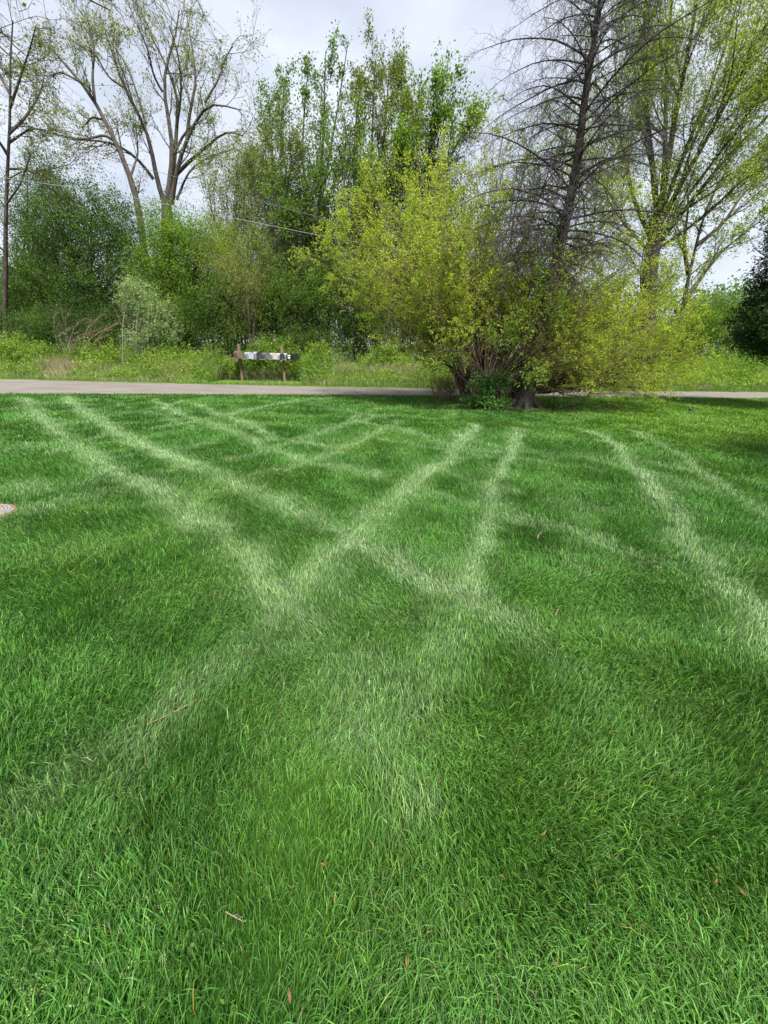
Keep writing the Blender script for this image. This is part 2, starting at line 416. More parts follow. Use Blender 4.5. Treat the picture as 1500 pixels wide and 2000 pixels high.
# road edges (photo pixels), then extended beyond the frame
near_px = [(0, 770), (300, 770), (600, 773), (850, 775), (1060, 774), (1250, 776), (1500, 780)]
far_px = [(0, 742), (300, 748), (600, 756), (850, 761), (1060, 763), (1250, 765), (1500, 767)]
near = np.array([G(x, y)[:2] for x, y in near_px]); far = np.array([G(x, y)[:2] for x, y in far_px])
def smooth_line(pts):
    c = np.polyfit(pts[:, 0], pts[:, 1], 2); xs = np.linspace(pts[0, 0]-4, pts[-1, 0]+4, 60)
    ys = np.polyval(c, xs)
    s0 = (ys[1]-ys[0])/(xs[1]-xs[0]); s1 = (ys[-1]-ys[-2])/(xs[-1]-xs[-2])
    xs = np.r_[xs[0]-80, xs, xs[-1]+80]; ys = np.r_[ys[0]-80*s0*0.4, ys, ys[-1]+80*s1*0.4]
    return xs, ys
nx, ny = smooth_line(near); fx_, fy_ = smooth_line(far)
def road_near(x): return np.interp(x, nx, ny)
def road_far(x): return np.interp(x, fx_, fy_)
XS = np.concatenate([[-80], np.linspace(-26, 30, 240), [90]])
def strip(name, y0, y1, z, mat, ny_=6, jit=0.0, kind='structure'):
    a = y0(XS)+jit*(fbm(XS*1.7+3, XS*0+1)-0.5)*2; b = y1(XS)+jit*(fbm(XS*1.9+9, XS*0+5)-0.5)*2
    t = np.linspace(0, 1, ny_)[:, None]
    Y_ = a[None, :]*(1-t)+b[None, :]*t; X_ = np.broadcast_to(XS, Y_.shape)
    Z_ = np.full_like(Y_, 0.0)+z
    v = np.stack([X_, Y_, Z_], -1).reshape(-1, 3); n = len(XS)
    i = np.arange(ny_-1)[:, None]*n+np.arange(n-1)[None, :]
    f = np.stack([i, i+1, i+n+1, i+n], -1).reshape(-1, 4)
    o = link(name, make_mesh(name, v, [f], mat)); o['kind'] = kind; return o
strip('road', lambda x: road_near(x)-0.05, lambda x: road_far(x)+0.05, 0.02, M['gravel'], 8, 0.22)

# ---- lawn colour field -------------------------------------------------
TR = [  # (photo polyline, half width m, strength)
 ([(45,778),(90,825),(145,870),(215,915),(300,965),(370,1005),(450,1060),(500,1110),(560,1170),(625,1215)], 0.17, 0.85),
 ([(130,777),(165,805),(225,845),(280,870),(350,900),(415,925),(475,950),(550,985),(600,1010),(660,1040),(720,1075),(810,1115),(860,1155),(915,1190),(975,1220)], 0.17, 1.0),
 ([(300,782),(350,810),(415,830),(455,845),(520,875),(600,905),(660,915),(745,935)], 0.14, 0.85),
 ([(815,955),(870,972),(925,990),(1025,1020)], 0.11, 0.75),
 ([(1025,1020),(1120,1040),(1200,1070),(1325,1110)], 0.12, 0.8),
 ([(380,790),(435,815),(490,830),(535,860),(620,870),(670,878)], 0.15, 0.8),
 ([(865,925),(950,945),(1010,965)], 0.09, 0.6),
 ([(700,825),(750,835),(815,850),(880,870),(975,890),(1160,920)], 0.12, 0.62),
 ([(750,860),(860,880),(960,897)], 0.10, 0.62),
 ([(905,858),(985,880)], 0.10, 0.45),
 ([(1050,885),(1160,895),(1260,905),(1330,920),(1400,940)], 0.10, 0.62),
 ([(1180,905),(1270,925),(1340,945),(1400,965)], 0.09, 0.62),
 ([(1040,975),(1110,985),(1200,1000)], 0.07, 0.62),
 ([(1300,948),(1400,966),(1480,985)], 0.09, 0.62),
 ([(925,833),(895,870),(860,905),(825,935),(800,955),(760,995),(730,1020),(690,1055),(640,1100),(590,1160),(560,1200)], 0.15, 1.0),
 ([(560,1200),(480,1290),(400,1360),(330,1420),(250,1490)], 0.13, 0.42),
 ([(1012,840),(1000,875),(985,915),(970,955),(955,995),(935,1050),(910,1120),(895,1190)], 0.14, 0.9),
 ([(895,1190),(850,1290),(800,1400)], 0.12, 0.4),
 ([(300,840),(380,825),(440,815),(510,797),(575,785),(640,778)], 0.15, 0.85),
 ([(445,900),(505,887),(550,870),(600,855),(675,830),(750,815)], 0.15, 0.75),
 ([(500,930),(575,915),(625,895),(675,877),(725,850),(790,825)], 0.13, 0.7),
 ([(245,930),(325,925),(370,920)], 0.14, 0.62),
 ([(115,835),(170,825),(240,810),(300,800),(360,785)], 0.14, 0.62),
 ([(100,885),(150,870),(225,848)], 0.15, 0.62),
 ([(-60,890),(0,880),(75,873)], 0.2, 0.5),
 ([(60,1000),(130,980),(230,960)], 0.22, 0.4),
 ([(340,985),(400,965),(470,955)], 0.12, 0.4),
 ([(1150,845),(1185,858),(1225,900),(1265,945),(1295,985),(1325,1030),(1350,1080),(1390,1120),(1440,1165),(1495,1225),(1560,1310)], 0.13, 1.0),
 ([(1240,845),(1275,860),(1325,890),(1375,925),(1420,960),(1460,990),(1530,1030)], 0.13, 0.8),
 ([(1290,1060),(1330,1058),(1400,1062),(1475,1080)], 0.08, 0.35),
 ([(560,1180),(640,1230),(720,1280),(800,1330)], 0.14, 0.45),
 ([(975,1220),(1040,1265),(1110,1320)], 0.16, 0.3),
 ([(625,1215),(680,1270),(730,1340),(760,1420)], 0.15, 0.5),
 ([(895,1190),(850,1260),(790,1340),(720,1430)], 0.14, 0.4),
 ([(200,905),(270,890),(350,880),(420,868)], 0.10, 0.45),
 ([(560,870),(640,840),(700,815),(740,800)], 0.09, 0.35),
 ([(20,800),(90,790),(180,782)], 0.16, 0.4),
 ([(210,782),(260,800),(320,815),(380,835)], 0.11, 0.45),
 ([(600,790),(660,800),(730,815)], 0.14, 0.4),
 ([(740,1460),(790,1520),(830,1600)], 0.10, 0.45),
 ([(470,1080),(540,1150),(600,1210),(660,1270),(720,1330)], 0.26, 0.45),
 ([(700,1060),(660,1120),(620,1180),(600,1250)], 0.24, 0.5),
 ([(900,1110),(890,1180),(870,1240),(850,1300)], 0.20, 0.42),
 ([(860,1150),(960,1210),(1040,1260)], 0.14, 0.4),
 ([(400,1000),(440,1060),(490,1110)], 0.22, 0.45),
 ([(60,1560),(160,1500),(260,1440),(340,1370)], 0.12, 0.5),
 ([(1150,1000),(1130,1040),(1120,1100)], 0.12, 0.2),
 ([(1340,1060),(1390,1130),(1450,1200),(1500,1280)], 0.20, 0.45),
 ([(-40,960),(30,950),(100,960),(200,940)], 0.18, 0.4),
 ([(1000,1230),(1060,1270)], 0.1, 0.3),
 ([(640,1140),(700,1170),(780,1200),(860,1210)], 0.14, 0.35),
]
TRW = [(np.array([G(x, y)[:2] for x, y in px]), hw, st) for px, hw, st in TR]
def track_field(x, y):
    f = np.zeros_like(x); ax = np.zeros_like(x); ay = np.zeros_like(x)
    wx = x+0.10*(fbm(x*1.6+5, y*1.6+8)-0.5)*2+0.10*(fbm(x*7+5, y*7+8,2)-0.5)*2; wy = y+0.10*(fbm(x*1.6+51, y*1.6+38)-0.5)*2+0.10*(fbm(x*7+15, y*7+28,2)-0.5)*2
    for pl, hw, st in TRW:
        lo = pl.min(0)-0.8; hi = pl.max(0)+0.8
        sel = np.where((wx > lo[0]) & (wx < hi[0]) & (wy > lo[1]) & (wy < hi[1]))[0]
        if not len(sel): continue
        px = wx[sel]; py = wy[sel]; best = np.full(len(sel), 9.0); bx = np.zeros(len(sel)); by = np.zeros(len(sel))
        for a, b in zip(pl[:-1], pl[1:]):
            d = b-a; l2 = d@d; t = np.clip(((px-a[0])*d[0]+(py-a[1])*d[1])/l2, 0, 1)
            q = np.hypot(px-a[0]-t*d[0], py-a[1]-t*d[1]); k = q < best
            best[k] = q[k]; bx[k] = d[0]/l2**.5; by[k] = d[1]/l2**.5
        v = (0.24+0.50*st)*np.exp(-(best/(hw*1.12))**2.0)*(0.55+0.75*fbm(px*2.1, py*2.1))
        k = v > f[sel]
        s2 = sel[k]; f[s2] = v[k]; ax[s2] = bx[k]; ay[s2] = by[k]
    return np.clip(f, 0, 1), ax, ay
TREE0 = G(1000, 795)[:2]
def lawn_color(x, y, f):
    n1 = fbm(x*0.55+10, y*0.55+20, 3)[:, None]; n2 = fbm(x*2.3+3, y*2.3, 3)[:, None]
    n3 = fbm((x*0.8+y*0.55)*0.9+70, (y*0.8-x*0.55)*0.9+60, 2)[:, None]
    c = np.array([0.042, 0.148, 0.017])*(1-n1)+np.array([0.078, 0.208, 0.032])*n1
    n4 = fbm(x*6.1+3, y*6.1+31, 2)[:, None]
    c = c*(0.82+0.42*n2)*(0.90+0.28*n3)*(0.75+0.5*n4)
    # dark, bluish patches and yellow patches
    yl = np.clip((fbm(x*0.8+90, y*0.8+7, 3)-0.55)*4, 0, 1)[:, None]
    c = c*(1-0.45*yl)+np.array([0.12, 0.24, 0.03])*0.45*yl
    # thin, weedy ground round the trees
    dt = np.hypot((x-TREE0[0]-0.6)/3.6, (y-TREE0[1]+0.1)/1.25)[:, None]
    wt = np.clip(1.25-dt, 0, 1)
    c = c*(1-0.75*wt)+np.array([0.115, 0.165, 0.045])*0.75*wt
    sunlit = np.clip((x-3.5)/3, 0, 1)*np.clip((y-5.6)/2.2, 0, 1)  # warm sunlight on the right-hand far lawn, put into the colour
    sunlit = sunlit[:, None]
    c = c*(1-0.75*sunlit)+np.array([0.125, 0.26, 0.014])*0.75*sunlit
    pale = np.array([0.25, 0.375, 0.185])  # pale undersides and sky sheen of flattened blades, both put into the colour
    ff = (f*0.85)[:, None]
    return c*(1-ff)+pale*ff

# lawn sheet
gx = np.arange(-26, 30.01, 0.16); rows = 200
t = np.linspace(0, 1, rows)**1.0
X_, T_ = np.meshgrid(gx, t)
Y0_ = -3.0; yn = road_near(X_)+0.0
Y_ = Y0_+(yn-Y0_)*T_
Z_ = 0*Y_
Z_[-1] = -0.005
x_ = X_.ravel(); y_ = Y_.ravel(); f_, _, _ = track_field(x_, y_)
col = lawn_color(x_, y_, f_*0.5)*0.42
v = np.stack([x_, y_, Z_.ravel()], 1); n = len(gx)
i = np.arange(rows-1)[:, None]*n+np.arange(n-1)[None, :]
fq = np.stack([i, i+1, i+n+1, i+n], -1).reshape(-1, 4)
lawn = link('lawn', make_mesh('lawn', v, [fq], M['turf'], {'Col': col})); lawn['kind'] = 'structure'
# verge and woodland floor beyond the road
vy = lambda x: road_far(x)-0.02
def verge_sheet():
    tt = np.linspace(0, 1, 30)[:, None]; a = road_far(XS)[None, :]; Yv = a+tt*14.0; Xv = np.broadcast_to(XS, Yv.shape)
    xx = Xv.ravel(); yy = Yv.ravel(); d = np.repeat(tt, len(XS), 1).ravel()
    n1 = fbm(xx*0.7, yy*0.7+30)[:, None]
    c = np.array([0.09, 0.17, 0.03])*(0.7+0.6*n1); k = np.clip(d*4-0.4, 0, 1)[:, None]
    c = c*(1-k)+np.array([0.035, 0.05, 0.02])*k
    vv = np.stack([xx, yy, 0*xx+0.004], 1); nn = len(XS)
    ii = np.arange(29)[:, None]*nn+np.arange(nn-1)[None, :]
    ff = np.stack([ii, ii+1, ii+nn+1, ii+nn], -1).reshape(-1, 4)
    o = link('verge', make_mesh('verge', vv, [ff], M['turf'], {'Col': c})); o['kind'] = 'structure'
verge_sheet()

# ---- grass blades --------------------------------------------------------
def blades(name, x, y, h, wd_, lx, ly, col, label, z0=0.0, segs=2, curve=0.6, mat=None, kind='stuff', parent=None):
    """lx,ly: horizontal lean as a fraction of height at the tip"""
    K = len(x); th = RNG.random(K)*math.pi*2
    # blade's flat side faces mostly across its lean
    sx = np.cos(th); sy = np.sin(th)
    p0 = np.stack([x, y, np.full(K, z0)], 1); s = np.stack([sx, sy, 0*sx], 1)*wd_[:, None]
    ll = np.sqrt(np.clip(1-np.clip(lx**2+ly**2, 0, 0.96), 0.04, 1))
    tip = p0+np.stack([lx*h, ly*h, h*ll], 1)
    if segs == 2:
        mid = p0+np.stack([lx*h*0.32, ly*h*0.32, h*(0.5+0.12*(1-ll))], 1)
        v_ = np.stack([p0-s*0.5, p0+s*0.5, mid-s*0.42, mid+s*0.42, tip], 1).reshape(-1, 3)
        b = np.arange(K)[:, None]*5
        q = b+np.array([[0, 1, 3, 2]]); tr_ = b+np.array([[2, 3, 4]])
        fs_ = [q, tr_]; nv = 5
        shade = np.array([0.55, 0.55, 0.95, 0.95, 1.15])
    elif segs == 3:
        m1 = p0+np.stack([lx*h*0.14, ly*h*0.14, h*0.36], 1); m2 = p0+np.stack([lx*h*0.52, ly*h*0.52, h*(0.36+0.36*(ll+0.25).clip(0, 1))], 1)
        v_ = np.stack([p0-s*0.45, p0+s*0.45, m1-s*0.5, m1+s*0.5, m2-s*0.36, m2+s*0.36, tip], 1).reshape(-1, 3)
        b = np.arange(K)[:, None]*7
        fs_ = [np.concatenate([b+np.array([[0, 1, 3, 2]]), b+np.array([[2, 3, 5, 4]])]), b+np.array([[4, 5, 6]])]; nv = 7
    cc = np.repeat(col, nv, 0)
    me = make_mesh(name, v_, fs_, mat or M['blade'], {'Col': cc})
    o = link(name, me, parent)
    if label: o['label'] = label
    if kind: o['kind'] = kind
    return o
def sample_field(dmin, dmax, dens, a0, a1, g):
    # dens(d) blades per m2; polar sampling round the standing point
    ds = np.linspace(dmin, dmax, 400); pdf = dens(ds)*ds*(a1-a0); cdf = np.r_[0, np.cumsum((pdf[1:]+pdf[:-1])/2*np.diff(ds))]
    K = int(cdf[-1]); d = np.interp(g.random(K)*cdf[-1], cdf, ds); a = g.uniform(a0, a1, K)
    return d*np.sin(a), d*np.cos(a), d
def lean_dir(x, y, g):
    a = 2*math.pi*(fbm(x*0.9+33, y*0.9+12, 2)*2.2)+g.normal(size=len(x))*1.15
    return np.cos(a), np.sin(a)
def grass_layer(name, dmin, dmax, dens, a0, a1, segs, label, hmul=1.0, wmul=1.0):
    g = RNG
    x, y, d = sample_field(dmin, dmax, dens, a0, a1, g)
    k = (y < road_near(x)-0.03+0.08*g.random(len(x))) & (np.hypot((x-STUMP[0])/STUMP[2], (y-STUMP[1])/STUMP[2]) > 0.80+0.25*g.random(len(x)))
    x = x[k]; y = y[k]; d = d[k]; K = len(x)
    f, ax, ay = track_field(x, y)
    dx, dy = lean_dir(x, y, g)
    tuft = fbm(x*5+4, y*5+9, 2); bare = fbm(x*2.2+64, y*2.2+19, 3)
    h = (0.042+0.030*tuft+0.018*g.random(K))*hmul*(1-0.18*f)*(0.7+0.6*bare)
    h *= 0.62+0.75*g.random(K)**1.5
    am = np.clip(0.30+0.55*g.random(K)+0.45*(fbm(x*2.6, y*2.6+50, 2)-0.5)*2, 0.05, 0.93)
    # wheel tracks: blades pressed down, pointing away along the pass
    away = np.sign(ax*x+ay*y+1e-6); dx2 = ax*away+0.45*g.normal(size=K); dy2 = ay*away+0.45*g.normal(size=K)
    nn = np.hypot(dx2, dy2)+1e-6
    lx = dx*am*(1-f)+dx2/nn*0.85*f; ly = dy*am*(1-f)+dy2/nn*0.85*f
    wv = (0.0015+0.0022*g.random(K)**1.5)*wmul*(1+0.16*d)
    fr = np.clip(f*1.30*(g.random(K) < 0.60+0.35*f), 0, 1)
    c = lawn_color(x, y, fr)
    v1 = g.random(K)[:, None]; c = c*(0.40+1.05*v1)
    lite = (g.random(K) < 0.12)[:, None]; c = np.where(lite, c*1.25+np.array([0.05, 0.075, 0.03]), c)
    str_ = (g.random(K) < 0.007)[:, None]; c = np.where(str_, np.array([0.32, 0.29, 0.15])*(0.5+0.6*v1), c)
    yel = (g.random(K) < 0.10)[:, None]; c = np.where(yel, c*np.array([1.55, 1.2, 0.7]), c)
    return blades(name, x, y, h, wv, lx, ly, np.clip(c, 0, 0.8), label, 0.0, segs)
_s = G(-36, 1008); STUMP = (_s[0], _s[1], 0.27)
PI = math.pi
grass_layer('grass', 0.05, 3.2, lambda d: 25000*np.minimum(1, (1.6/np.maximum(d, 1e-3))**0.6), -PI*0.62, PI*0.62, 3, 'long mown grass blades of the lawn in the foreground')
grass_layer('grass', 3.2, 7.5, lambda d: 14000*(3.2/d)**1.5, -PI*0.29, PI*0.29, 2, 'mown grass of the middle of the lawn with pale wheel tracks', 0.95, 1.15)
grass_layer('grass', 7.5, 22.0, lambda d: 3600*(7.5/d)**1.4, -PI*0.28, PI*0.28, 2, 'short mown grass of the far lawn up to the road', 0.95, 1.5)

# ================================================================== TREES
g = RNG
def grow_tree(name, label, cat, limbs, levels, leafspec, leafm, bark, tbark=None, base=None, group=None, spawn_from=0, kside=8, lfilter=None):
    """limbs: list of (pts (n,3), rad (n)) ; levels: list of dicts for spawn; leafspec dict or list"""
    wd = Wood(); tw = Wood(); lv = []
    byn = {}
    for q, r in limbs: byn.setdefault(len(q), []).append((q, r))
    Q = []; 
    for nn, l in byn.items():
        qq = np.array([a for a, b in l]); rr = np.array([b for a, b in l]); wd.add(qq, rr, kside); Q.append((qq, rr))
    q = np.concatenate([a for a, b in Q]) if len(Q) == 1 else Q[0][0]; r = Q[0][1]
    for i, L in enumerate(levels):
        L = dict(L); k = L.pop('k', 3); fine = L.pop('fine', i >= 1); lf = L.pop('leaf', None)
        q, r = spawn(q, r, **L)
        zz = q[:, -1, 2] > 0.02
        q = q[zz]; r = r[zz]
        (tw if fine else wd).add(q, r, k)
        if lf:
            l_ = leaves_on(q, **lf)
            if lfilter is not None: l_ = l_[lfilter(l_[:, 0])]
            lv.append(l_)
    b = base if base is not None else [limbs[0][0][0][0], limbs[0][0][0][1], 0]
    return tree_obj(name, b, label, cat, wd, tw, lv, bark, leafm, group, tbark)

# ---- dead spruce ---------------------------------------------------------
sb = G(1022, 797); SY = sb[1]
def spruce():
    px = [(1020,797),(1030,760),(1045,700),(1062,620),(1085,520),(1105,430),(1128,320),(1140,200),(1160,90),(1172,0),(1190,-130),(1200,-260)]
    pts = [P(x, y, SY+0.02*i) for i, (x, y) in enumerate(px)]
    q = resample(pts, 26); H = q[-1, 2]
    r = np.interp(q[:, 2], [0, 0.25, 0.8, 2.0, H*0.6, H], [0.34, 0.27, 0.20, 0.165, 0.09, 0.01])
    wd = Wood(); tw = Wood(); wd.add(q[None], r[None], 14)
    # root flare
    fl = []; fr = []
    for a in (2.6, 3.4, 0.2, 1.2, 4.6, 5.6):
        s = q[1]*0.6+q[0]*0.4+np.array([0, 0, 0.25]); e = np.array([sb[0]+math.cos(a)*0.62, sb[1]+math.sin(a)*0.5, -0.05])
        fl.append(resample([s, (s+e)/2+np.array([0, 0, -0.03]), e], 6)); fr.append(np.linspace(0.16, 0.05, 6))
    wd.add(np.array(fl), np.array(fr), 8)
    # whorls of dead branches
    K = 180; t = 0.30+0.68*((np.arange(K)+g.random(K)*3)/(K+3)); u = t*(len(q)-1); i = u.astype(int); f = (u-i)[:, None]
    o = q[i]*(1-f)+q[np.minimum(i+1, 25)]*f
    az = np.arange(K)*2.4+g.normal(size=K)*0.3
    L = np.interp(t, [0.1, 0.2, 0.45, 0.7, 1.0], [1.6, 2.3, 2.9, 2.5, 0.7])*(0.45+0.75*g.random(K))
    el = np.interp(t, [0, 0.5, 0.8, 1], [0.05, 0.28, 0.45, 0.9])+g.normal(size=K)*0.17
    d = np.stack([np.cos(az)*np.cos(el), np.sin(az)*np.cos(el), np.sin(el)], 1)
    n = 10; B = np.empty((K, n, 3)); B[:, 0] = o; st = (L/(n-1))[:, None]
    for k in range(1, n):
        B[:, k] = B[:, k-1]+d*st; d = unit(d+np.array([0, 0, -0.115])+0.055*g.normal(size=(K, 3)))
    br = (0.021*L/2.5)[:, None]*np.linspace(1, 0.16, n)[None]
    br = np.maximum(br, 0.004); wd.add(B, br, 5)
    q1, r1 = spawn(B, br, 20, 0.12, 1.0, (30, 80), 0.19, 0.5, 6, 0.12, (0, 0, -0.09), 0.5, 0.4, 0.0032); tw.add(q1, r1, 3)
    q2, r2 = spawn(q1, r1, 7, 0.1, 1.0, (30, 80), 0.42, 0.5, 4, 0.15, (0, 0, -0.12), 0.6, 0.5, 0.0024); tw.add(q2, r2, 3)
    q3, r3 = spawn(B, br, 16, 0.1, 1.0, (50, 90), 0.045, 0.5, 3, 0.15, (0, 0, -0.2), 0.5, 0.4, 0.0025); tw.add(q3, r3, 3)
    return tree_obj('spruce_tree', [sb[0], sb[1], 0], 'tall bare dead spruce with drooping grey branches rising behind the yellow-green shrub', 'tree', wd, tw, [], M['bark_dark'], None, tbark=M['bark_dead'])
spruce()

# ---- yellow-green shrub ---------------------------------------------------
hb = gbase(948, SY+0.45)
def big_shrub():
    Y0 = hb[1]; st = []
    T = [ # targets: photo x, y, depth offset, start x shift (px), arch
     (650,455,0.3),(640,500,-0.5),(672,425,1.0),(700,400,-0.8),(690,470,0.4),(735,385,0.6),(770,355,-0.5),(760,430,1.3),(800,345,0.8),(835,325,-0.3),
     (870,318,0.5),(905,330,1.0),(930,345,-0.7),(820,400,-1.3),(880,390,-1.5),(940,400,0.3),(720,520,-1.3),(700,560,0.3),(740,600,-0.6),(780,520,-1.7),
     (850,480,-1.9),(930,470,-1.7),(975,440,0.2),(1010,520,0.6),(960,330,1.4),(1020,400,1.1),(1040,470,0.4),(780,640,-0.8),(850,580,-1.9),(1060,560,0.5),
     (1080,360,0.6),(1150,450,0.3),(1170,400,0.8),(1130,560,0.4),(1200,470,-0.4),(1240,440,1.0),(1220,560,-1.1),(1280,520,0.3),(1180,630,-1.4),(1290,590,-0.8),
     (1330,640,0.2),(1260,660,-1.3),(1340,700,-0.2),(1310,730,-0.9),(1230,715,-1.2),(1150,690,-1.6),(1150,640,-0.6),(1270,610,1.1),(1180,520,1.5),(985,600,-0.4),
     (960,240,1.0),(985,250,0.2),(1045,230,0.5),(900,640,-1.7),(830,670,0.5),(1220,740,-0.4),(1300,700,0.9),(1140,745,-0.6),
     (660,520,0.9),(745,450,-0.2),(790,470,1.2),(845,430,0.9),(905,450,1.1),(950,530,0.8),(880,540,0.9),(1090,650,0.5),(1120,500,0.6),(1300,560,1.4),
     (1345,665,1.0),(1190,600,0.9),(1240,520,-0.2),(1160,570,1.2),(1280,640,0.6),(1220,650,0.9),(1310,670,-0.4),(1150,640,1.0),(1350,735,0.2),(1360,690,-0.9),(1290,760,-1.0),(1345,620,-0.9),(1330,745,0.9),(1250,745,0.7),(1230,600,-1.3),(1200,680,-1.6),(1320,600,1.3),
     (1075,270,0.5),(1120,330,1.2),(1190,330,0.8),(1240,370,0.2),(1010,330,-0.4),(1290,480,-0.6),(640,480,0.0),(655,430,-0.5),(720,385,0.1),(860,305,0.2),(815,310,0.9)]
    for (x, y, dy) in T:
        e = P(x, y, Y0+dy*1.1)
        right = (x-1000)/350.0
        s = np.array([hb[0]+np.clip(right, -1, 0.35)*0.30+g.normal()*0.10, hb[1]+g.normal()*0.12+0.05*dy, 0.0])
        v_ = e-s; L = np.linalg.norm(v_)
        # rise first, then spread
        m1 = s+np.array([v_[0]*0.14, v_[1]*0.16, v_[2]*0.30+0.12]); m2 = s+np.array([v_[0]*0.52, v_[1]*0.55, v_[2]*0.66+0.12])
        q = resample([s, m1, m2, e], 14); q[2:-1] += np.cumsum(g.normal(size=(11, 3))*0.03, 0)
        st.append((q, np.linspace(0.034+0.016*g.random(), 0.005, 14)))
    # a few thick basal stems
    for pxs, r0 in (([(950,790),(948,740),(925,700),(905,650),(880,600),(850,560)], 0.085), ([(925,775),(900,765),(888,735),(885,690),(870,640)], 0.05),
                    ([(990,785),(1010,745),(1030,700),(1040,640),(1030,560)], 0.075), ([(965,790),(975,730),(985,660),(980,590),(960,500)], 0.08),
                    ([(985,790),(1010,778),(1060,760),(1110,745),(1180,748),(1260,760)], 0.06),
                    ([(930,785),(890,700),(850,665),(800,640),(760,610),(700,560)], 0.06)):
        q, r = limb(pxs, Y0-0.05, -0.5 if r0 < 0.08 else 0.3, 14, r0, 0.014); q[0, 2] = -0.02; st.append((q, r))
    lf = dict(per=10, size=0.043, jitter=0.022, up=0.4, aspect=0.62)
    return grow_tree('shrub', 'huge multi-stemmed shrub with small yellow-green leaves and reddish twigs', 'shrub', st, [
        dict(m_=9, t0=0.34, t1=1.0, ang=(20, 55), ln=1.15, length_rel=False, lvar=0.55, n=8, wob=0.10, trop=(0, 0, 0.07), lprof=lambda t: np.interp(t, [0.2, 0.5, 1], [1.2, 1.1, 0.55]), rr=0.55, taper=0.3, rmin=0.004, k=4, fine=False),
        dict(m_=6, t0=0.15, t1=1.0, ang=(22, 60), ln=0.42, lvar=0.5, n=6, wob=0.13, trop=(0, 0, 0.06), rr=0.6, taper=0.4, rmin=0.0028, k=3),
        dict(m_=4, t0=0.1, t1=1.0, ang=(25, 65), ln=0.50, lvar=0.5, n=4, wob=0.14, trop=(0, 0, 0.05), rr=0.6, taper=0.4, rmin=0.0014, k=3, leaf=lf)],
        None, M['lf_yellow'], M['bark_brown'], M['bark_red'], base=[hb[0], hb[1], 0], kside=7,
        lfilter=lambda p: g.random(len(p)) < np.clip(1.0-0.03*np.clip(p[:, 0]-hb[0]-0.2, 0, 3)-0.25*np.clip(p[:, 2]-5.0, 0, 2.5), 0.3, 1)*np.where(p[:, 2] < 0.35, 0.2, 1))
big_shrub()

# fresh green suckers on the shrub's middle and the vine at its foot
def clump_plant(name, base, label, cat, blobs, nclump, per, ls, leafm, bark, **k):
    return blob_tree(name, base, label, cat, blobs, nclump, per, ls, leafm, bark, **k)
blob_tree('vine_clump', hb+np.array([0.0, -0.9, 0]), 'dark green leafy vine clump at the foot of the shrub', 'plant',
          blobs_px([(945,758,32,36,-0.95),(960,785,40,15,-1.0),(930,785,34,13,-0.95),(975,745,22,26,-0.9)], hb[1]), 330, 11, 0.058, M['lf_vine'], M['bark_brown'], 2, 0.012, 0.12, 0.5, limbs=6)
blob_tree('sapling_clump', [P(1000,700,SY-0.1)[0], SY-0.1, 0], 'bright green leafy saplings growing up through the shrub in front of the trunk', 'plant',
          blobs_px([(1050,560,22,85,-1.3,0.3),(1010,640,30,60,-1.3,0.3),(1085,620,22,60,-1.2,0.3),(1045,730,50,30,-1.2,0.35),(960,660,30,40,-1.5,0.3),(880,690,40,30,-1.2,0.3)], SY), 210, 9, 0.06, M['lf_bright'], M['bark_brown'], 0.4, 0.006, 0.13, 0.6, limbs=14)
blob_tree('ground_plant', G(1090, 800), 'low green weeds growing right of the dark spruce trunk', 'plant',
          blobs_px([(1085,790,30,14,-0.2),(1140,792,30,12,-0.1)], G(1090,800)[1]), 100, 9, 0.05, M['lf_vine'], M['bark_brown'], 2, 0.008, 0.1, 0.6, limbs=4)
blob_tree('brush_clump', G(880, 783), 'low brown twiggy brush left of the shrub base', 'plant',
          blobs_px([(880,760,34,24,0.1),(850,765,22,12,0)], G(880,783)[1]), 130, 2, 0.04, M['lf_olive'], M['bark_red'], 2, 0.012, 0.2, 0.6, limbs=16)

